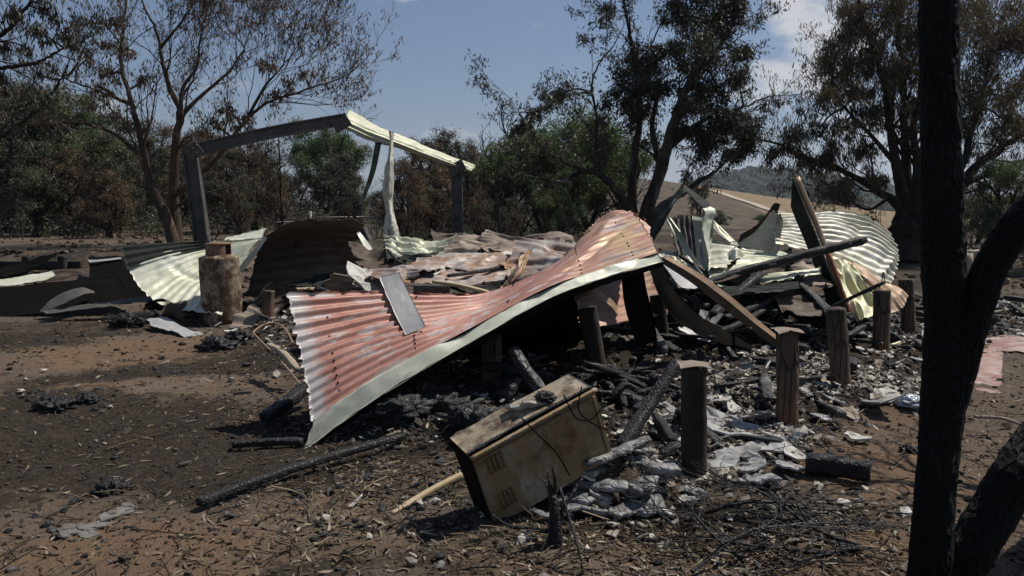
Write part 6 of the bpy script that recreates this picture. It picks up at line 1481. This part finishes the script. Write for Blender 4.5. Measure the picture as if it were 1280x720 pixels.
# heaped charred timbers, one object each
items = []
ZP = np.array([(1.0, 7.2), (2.0, 7.6), (3.7, 8.3), (4.3, 9.6), (2.6, 10.3), (1.0, 9.2)]); ZQ = np.array([(-2.9, 9.9), (-1.2, 8.3), (.6, 8.4), (.9, 9.6), (-1.6, 10.9)]); ZR = np.array([(-.35, 5.9), (.9, 5.8), (1.5, 6.8), (.3, 7.4), (-.5, 6.8)])
for zn, cnt, up_ in ((ZP, 84, .36), (ZQ, 26, .25), (ZR, 30, .16), (ZA, 44, .12)):
    xy = in_view_xy(cnt, r, zn, .05)
    for k, (x, y) in enumerate(xy):
        L = r.uniform(.25, 1.15) if up_ > .2 else r.uniform(.2, .6); a = r.uniform(0, 3.14); z = g1(x, y) + r.uniform(.03, up_ * .7); dz = r.normal(0, .28)
        w = r.uniform(.035, .10); p = np.array([x, y, z]); dv = np.array([math.cos(a), math.sin(a), dz]) * L / 2
        for e in (p - dv, p + dv):
            e_ = g1(e[0], e[1]) - .02
            if e[2] < e_: p = p + [0, 0, (e_ - e[2]) * .6]
        ashy = r.random() < .2
        o = timber('charred_timber', [p - dv, p + [0, 0, r.normal(0, .03)], p + dv], w, w * r.uniform(.5, 1), None, 'timber', 'char_ash' if ashy else 'char', None, .25, 700 + k + int(up_ * 1000), (0, 0, 1), 16, .3)
        items.append((o, ('ashy' if ashy else 'black') + ' heaped charred timber', x, y, L * w, 'heaped charred timbers'))
name_places(items)
# scattered cement pieces, one object each
xy = in_view_xy(190, r, ZA, 0); items = []
for k, (x, y) in enumerate(xy):
    s = r.uniform(.03, .085) * (.75 + .05 * y)
    mb = MB(); v, f = frag(r, [x, y, g1(x, y) + .02 + r.uniform(0, .05)], s, .008, lay_rot(r, .4), .06); mb.add(v, f)
    m = r.choice(['fibro', 'fibro_white', 'fibro', 'brown', 'grey', 'wood_grey'])
    o = tag(mb.obj('ash_fragment', M[m], smooth=False), None, 'fragment')
    items.append((o, {'fibro': 'grey cement fragment', 'fibro_white': 'white cement fragment', 'brown': 'brown metal scrap', 'grey': 'grey metal scrap', 'wood_grey': 'tan broken slab'}[m], x, y, s, 'small pieces in the ash'))
xy = in_view_xy(40, r, np.array([(-4.2, 9.6), (-1.4, 6.7), (-.8, 7.5), (.5, 8.5), (.5, 10), (-3.5, 12)]), 0)
for k, (x, y) in enumerate(xy):
    s = r.uniform(.05, .14); m = r.choice(['fibro', 'fibro_white', 'wood_grey'])
    mb = MB(); v, f = frag(r, [x, y, g1(x, y) + .04], s, .01, lay_rot(r, .5), .05); mb.add(v, f)
    o = tag(mb.obj('ash_fragment', M[m], smooth=False), None, 'fragment')
    items.append((o, {'fibro': 'grey cement fragment', 'fibro_white': 'white cement fragment', 'wood_grey': 'tan broken slab'}[m], x, y, s, 'small pieces in the ash'))
name_places(items)
# long thin sticks and wires at the far right
for k, (a, b2, w, lab) in enumerate([((1160, 408), (1285, 384), .022, 'pale long stick lying on the burnt ground at the right edge'), ((1152, 392), (1216, 402), .03, 'short stick right of the black trunk, nearer its base'), ((1243, 380), (1262, 396), .02, 'short upright stick at the right edge'), ((1218, 521), (1290, 536), .02, 'thin brown stick on the dirt right of the black trunk'), ((760, 470), (975, 428), .02, 'long rusty rod lying across the ash behind the nearest stump'), ((745, 440), (905, 430), .02, 'thin rusty rod in the shade under the brown flashing'),
                                     ((1145, 398), (1290, 412), .04, 'charred pole on the ground behind the faded red sheets')]):
    p, q = G(*a, .12), G(*b2, .06)
    timber('stick', [p, (p + q) / 2 + [0, 0, .03], q], w, w, lab, 'stick', ['wood_grey', 'wood_grey', 'twig', 'brown', 'tan', 'tan', 'char'][k], None, .15, 400 + k, (0, 0, 1), 30, .2)

# ------------------------------------------------------------------ burnt bank with retaining posts at the far left
rw = thing('retaining_wall', 'low burnt retaining wall of boards and posts along the bank at far left', 'wall', (-9.6, 16.6, 0))
for px in (34, 78, 118, -10):
    b = G(px, 352); b = P(px, 345, 16.2); b[2] = -.05; tp = b + [.02, 0, .60]
    mb = MB(); v, f, uv = beam([b, tp], .16, .14, (0, 1, 0), .15, 7, px, 12, .15); mb.add(v, f, 0, .5, uv); mb.obj('post', M['char'], rw)
for k, (a, b2) in enumerate(((-60, 34), (34, 78), (78, 118), (118, 150))):
    for lv in (.12, .34):
        p, q = P(a, 340, 16.33), P(b2, 340, 16.33); p[2] = q[2] = lv
        if k == 2 and lv > .3: q = p * .4 + q * .6
        mb = MB(); v, f, uv = beam([p, q], .05, .19, (0, 0, 1), .12, 5, 500 + k, 18, .1); mb.add(v, f, 0, .5, uv); mb.obj('board', M['char'], rw)

# ------------------------------------------------------------------ litter nobody could count
def scatter(n, r, dens):
    """Points on the ground in view, kept with probability dens(x, y)."""
    out = []; tot = 0
    while tot < n:
        y = 2.9 * np.exp(r.random(n) * math.log(15 / 2.9)); x = r.uniform(-1, 1, n) * (y * .67 + .25)
        k = r.random(n) < dens(x, y); out.append(np.c_[x[k], y[k]]); tot += k.sum()
    return np.concatenate(out)[:n]

def blob(x, y, c, rx, ry): return np.exp(-(((x - c[0]) / rx) ** 2 + ((y - c[1]) / ry) ** 2))
c1, c2, c3, c4, c5 = G(530, 600), G(760, 690), G(400, 500), G(260, 450), G(1040, 690)
def d_leaf(x, y):
    w = .10 + .9 * blob(x, y, c1, .75, .75) + .9 * blob(x, y, c2, .8, .35) + .55 * blob(x, y, c3, .7, .8) + .35 * blob(x, y, c4, .9, .9) + .4 * blob(x, y, c5, .5, .35)
    return np.clip(w * (.25 + 1.2 * np.maximum(0, fbm2(x, y, 2.2, 3, 60) + .25)), 0, 1)
r = np.random.default_rng(111); n = 7500; q = scatter(n, r, d_leaf); z = gz(q[:, 0], q[:, 1])
R = yaw_rot(n, r, .28); L = r.uniform(.022, .082, n) * np.where(r.random(n) < .2, 1.35, 1); W = L * r.uniform(.05, .12, n); bend = r.normal(0, .45, n); cur = r.normal(0, .22, n)
tt = np.linspace(-.5, .5, 5); prof = np.array([.12, .8, 1, .7, .05])
loc = np.zeros((n, 5, 2, 3))
for s, sg in ((0, -1), (1, 1)):
    loc[:, :, s, 0] = tt * L[:, None]
    loc[:, :, s, 1] = sg * prof * W[:, None] + bend[:, None] * (tt ** 2) * L[:, None]
    loc[:, :, s, 2] = cur[:, None] * (tt ** 2) * L[:, None] + .15 * W[:, None] * (prof if sg > 0 else 0)
V = np.einsum('nij,nkj->nki', R, loc.reshape(n, 10, 3)) + np.c_[q, z + .008][:, None]
base = (np.arange(n) * 10)[:, None, None] + np.array([[2 * k, 2 * k + 2, 2 * k + 3, 2 * k + 1] for k in range(4)])[None]
mb = MB(); mb.add(V.reshape(-1, 3), base.reshape(-1, 4), 0, np.repeat(np.clip(r.normal(.32, .27, n), 0, 1), 4))
tag(mb.obj('leaf_litter', M['leaf_litter']), kind='stuff')

def d_twig(x, y):
    w = .12 + .5 * blob(x, y, c1, 1.0, .8) + .6 * blob(x, y, c5, .9, .6) + .5 * foot_mask(x, y) + .3 * blob(x, y, c2, .8, .5)
    return np.clip(w * (.4 + np.maximum(0, fbm2(x, y, 1.7, 3, 61))), 0, 1)
n = 4200; q = scatter(n, r, d_twig); z = gz(q[:, 0], q[:, 1]); a = r.uniform(0, 6.28, n); L = r.uniform(.03, .22, n) * .5; rad = r.uniform(.0012, .0045, n)
dx = np.stack([np.cos(a), np.sin(a), r.normal(0, .18, n)], 1) * L[:, None]; sx_ = np.stack([-np.sin(a), np.cos(a), a * 0], 1) * rad[:, None]; up_ = np.c_[a * 0, a * 0, rad * 1.6]
c = np.c_[q, z + .008 + np.abs(dx[:, 2])]; mid = c + sx_ * r.normal(0, 4, (n, 1))
V = np.stack([c - dx - sx_, c - dx + sx_, c - dx + up_, mid - sx_, mid + sx_, mid + up_, c + dx - sx_ * .5, c + dx + sx_ * .5, c + dx + up_ * .5], 1)
fb = np.array([[0, 1, 4, 3], [1, 2, 5, 4], [2, 0, 3, 5], [3, 4, 7, 6], [4, 5, 8, 7], [5, 3, 6, 8]])
mb = MB(); mb.add(V.reshape(-1, 3), ((np.arange(n) * 9)[:, None, None] + fb[None]).reshape(-1, 4), 0, np.repeat(np.clip(r.normal(.4, .3, n), 0, 1), 6))
tag(mb.obj('twig_litter', M['twig']), kind='stuff')

def d_coal(x, y):
    return np.clip((.03 + .05 * blob(x, y, c4, 2.0, 1.5) + .3 * blob(x, y, c1, .8, .8) + .8 * foot_mask(x, y)) * (.35 + 1.3 * np.maximum(0, fbm2(x, y, 1.1, 3, 62) + .2)), 0, 1)
n = 22000; q = scatter(n, r, d_coal); z = gz(q[:, 0], q[:, 1]); s = .004 + .026 * r.random(n) ** 4.5 * (.5 + .12 * q[:, 1])
mb = MB(); chunks(mb, np.c_[q, z + s * .3], s, np.array([1.35, .85, .6]), r, yaw_rot(n, r, .4), np.clip(r.normal(.42, .25, n), 0, 1)); tag(mb.obj('charcoal_rubble', M['coal'], smooth=False), kind='stuff')
def d_pebble(x, y):
    return np.clip((.25 + .4 * (1 - foot_mask(x, y))) * (.3 + np.maximum(0, fbm2(x, y, 1.4, 3, 63) + .1)), 0, 1)
n = 2600; q = scatter(n, r, d_pebble); z = gz(q[:, 0], q[:, 1]); s = .003 + .011 * r.random(n) ** 3
mb = MB(); chunks(mb, np.c_[q, z + s * .3], s, np.array([1.2, 1, .7]), r, yaw_rot(n, r, .4), np.clip(r.normal(.05, .14, n), 0, 1)); tag(mb.obj('pebbles', M['flake'], smooth=False), kind='stuff')

def d_flake(x, y):
    zone_ = sstep(-.2, .3, poly_sd(x, y, ZA)); z2 = blob(x, y, (1.0, 5.6), .9, 1.1)
    return np.clip((.003 + .06 * foot_mask(x, y) + .8 * zone_ + .5 * z2 + .12 * blob(x, y, c2, .8, .5) + .5 * blob(x, y, (-2.2, 9.6), 1.2, .9) + .1 * blob(x, y, (-7, 17), 4, 2)) * (.05 + 2.3 * np.maximum(0, fbm2(x, y, 1.5, 3, 64) - .0)), 0, 1)
n = 15000; q = scatter(n, r, d_flake); z = gz(q[:, 0], q[:, 1]); s = (.005 + .042 * r.random(n) ** 3.4) * (.7 + .08 * q[:, 1])
k5 = 5; an = (np.arange(k5) * 2 * math.pi / k5)[None] + r.uniform(-.4, .4, (n, k5)); rd = s[:, None] * r.uniform(.5, 1.2, (n, k5))
loc = np.stack([np.cos(an) * rd, np.sin(an) * rd * .65, r.normal(0, .12, (n, k5)) * s[:, None]], -1)
loc = np.concatenate([loc + [0, 0, .004], loc * [1.04, 1.04, 1] - [0, 0, .003], np.zeros((n, 1, 3)) + [0, 0, .008]], 1)
V = np.einsum('nij,nkj->nki', yaw_rot(n, r, .38), loc) + np.c_[q, z + .010 + s * .22][:, None]
kk = np.arange(k5); k2 = (kk + 1) % k5
tq = np.stack([kk, k2, np.full(k5, 10)], 1); sq = np.stack([k5 + kk, k5 + k2, k2, kk], 1); o = (np.arange(n) * 11)[:, None, None]; tn = np.clip(r.normal(.42, .27, n), 0, 1)
mb = MB(); mb.add(V.reshape(-1, 3), [(tq[None] + o).reshape(-1, 3)], 0, np.repeat(tn, k5)); mb.Q.append((sq[None] + o).reshape(-1, 4)); mb.qm.append(np.zeros(n * k5, int)); mb.qt.append(np.repeat(tn, k5))
tag(mb.obj('ash_flakes', M['flake'], smooth=False), kind='stuff')

# clods of burnt soil, and rubble on the bank and the burnt ground behind
t = NT('soil_clod_mat'); M['clod'] = t.done(t.cols(t.attr('tint'), [(0, (.020, .016, .012)), (.4, (.055, .042, .030)), (.75, (.115, .083, .055)), (1, (.20, .15, .10))]), .95, 0, .1)
n = 13000; q = scatter(n, r, lambda x, y: np.clip((.55 - .3 * foot_mask(x, y)) * (.15 + 1.6 * np.maximum(0, fbm2(x, y, 1.9, 4, 66) + .12)), 0, 1)); z = gz(q[:, 0], q[:, 1]); s = (.003 + .014 * r.random(n) ** 4.5) * (.55 + .10 * q[:, 1])
mb = MB(); chunks(mb, np.c_[q, z + s * .15], s, np.array([1.25, 1, .65]), r, yaw_rot(n, r, .4), np.clip(r.normal(.38, .24, n) - .1 * foot_mask(q[:, 0], q[:, 1]), 0, 1)); tag(mb.obj('soil_clods', M['clod'], smooth=False), kind='stuff')
n = 5200; a = r.random(n); q = np.c_[np.where(a < .6, r.uniform(-17, -4, n), r.uniform(4, 17, n)), np.where(a < .6, r.uniform(13, 30, n), r.uniform(11, 28, n))]
q = q[r.random(n) < np.clip(.25 + 1.5 * fbm2(q[:, 0], q[:, 1], .7, 4, 67), 0, 1)]; n = len(q); z = gz(q[:, 0], q[:, 1]); s = .02 + .085 * r.random(n) ** 3
mb = MB(); chunks(mb, np.c_[q, z + s * .2], s, np.array([1.3, 1, .6]), r, yaw_rot(n, r, .4), np.clip(r.normal(.5, .32, n), 0, 1)); tag(mb.obj('bank_rubble', M['clod'], smooth=False), kind='stuff')

# fine wiry tangle in the ash
r = np.random.default_rng(131); mb = MB(); q = scatter(420, r, lambda x, y: np.clip(.5 * foot_mask(x, y) + .15 * blob(x, y, c2, .8, .5), 0, 1))
for x, y in q:
    z0 = g1(x, y); pts = np.array([x, y, z0 + .02]) + np.cumsum(np.c_[r.normal(0, .05, (7, 2)), r.normal(.004, .03, 7)], 0); pts[:, 2] = np.maximum(pts[:, 2], z0 + .01)
    v, f, uv = tube(dense(pts, 14), .0022, 3, cap=False); mb.add(v, f, 0, r.random())
tag(mb.obj('wire_tangle', M['twig']), kind='stuff')

# ------------------------------------------------------------------ smoke haze in the air
m = bpy.data.materials.new('haze_air'); m.use_nodes = True; m.node_tree.nodes.clear()
vo = m.node_tree.nodes.new('ShaderNodeVolumePrincipled'); mo = m.node_tree.nodes.new('ShaderNodeOutputMaterial')
vo.inputs['Color'].default_value = (.82, .88, 1.0, 1); vo.inputs['Density'].default_value = 0.00020; vo.inputs['Anisotropy'].default_value = .3
m.node_tree.links.new(vo.outputs[0], mo.inputs['Volume'])
x0, x1, y0, y1, z0, z1 = -4200, 4200, -120, 7200, float(min(Z1.min(), -12)) - 8, 260.0
mb = MB(); mb.add([(x0, y0, z0), (x1, y0, z0), (x1, y1, z0), (x0, y1, z0), (x0, y0, z1), (x1, y0, z1), (x1, y1, z1), (x0, y1, z1)], np.array([(0, 3, 2, 1), (4, 5, 6, 7), (0, 1, 5, 4), (1, 2, 6, 5), (2, 3, 7, 6), (3, 0, 4, 7)]))
tag(mb.obj('haze', m, smooth=False, loc=(0, 0, 0)), kind='stuff')
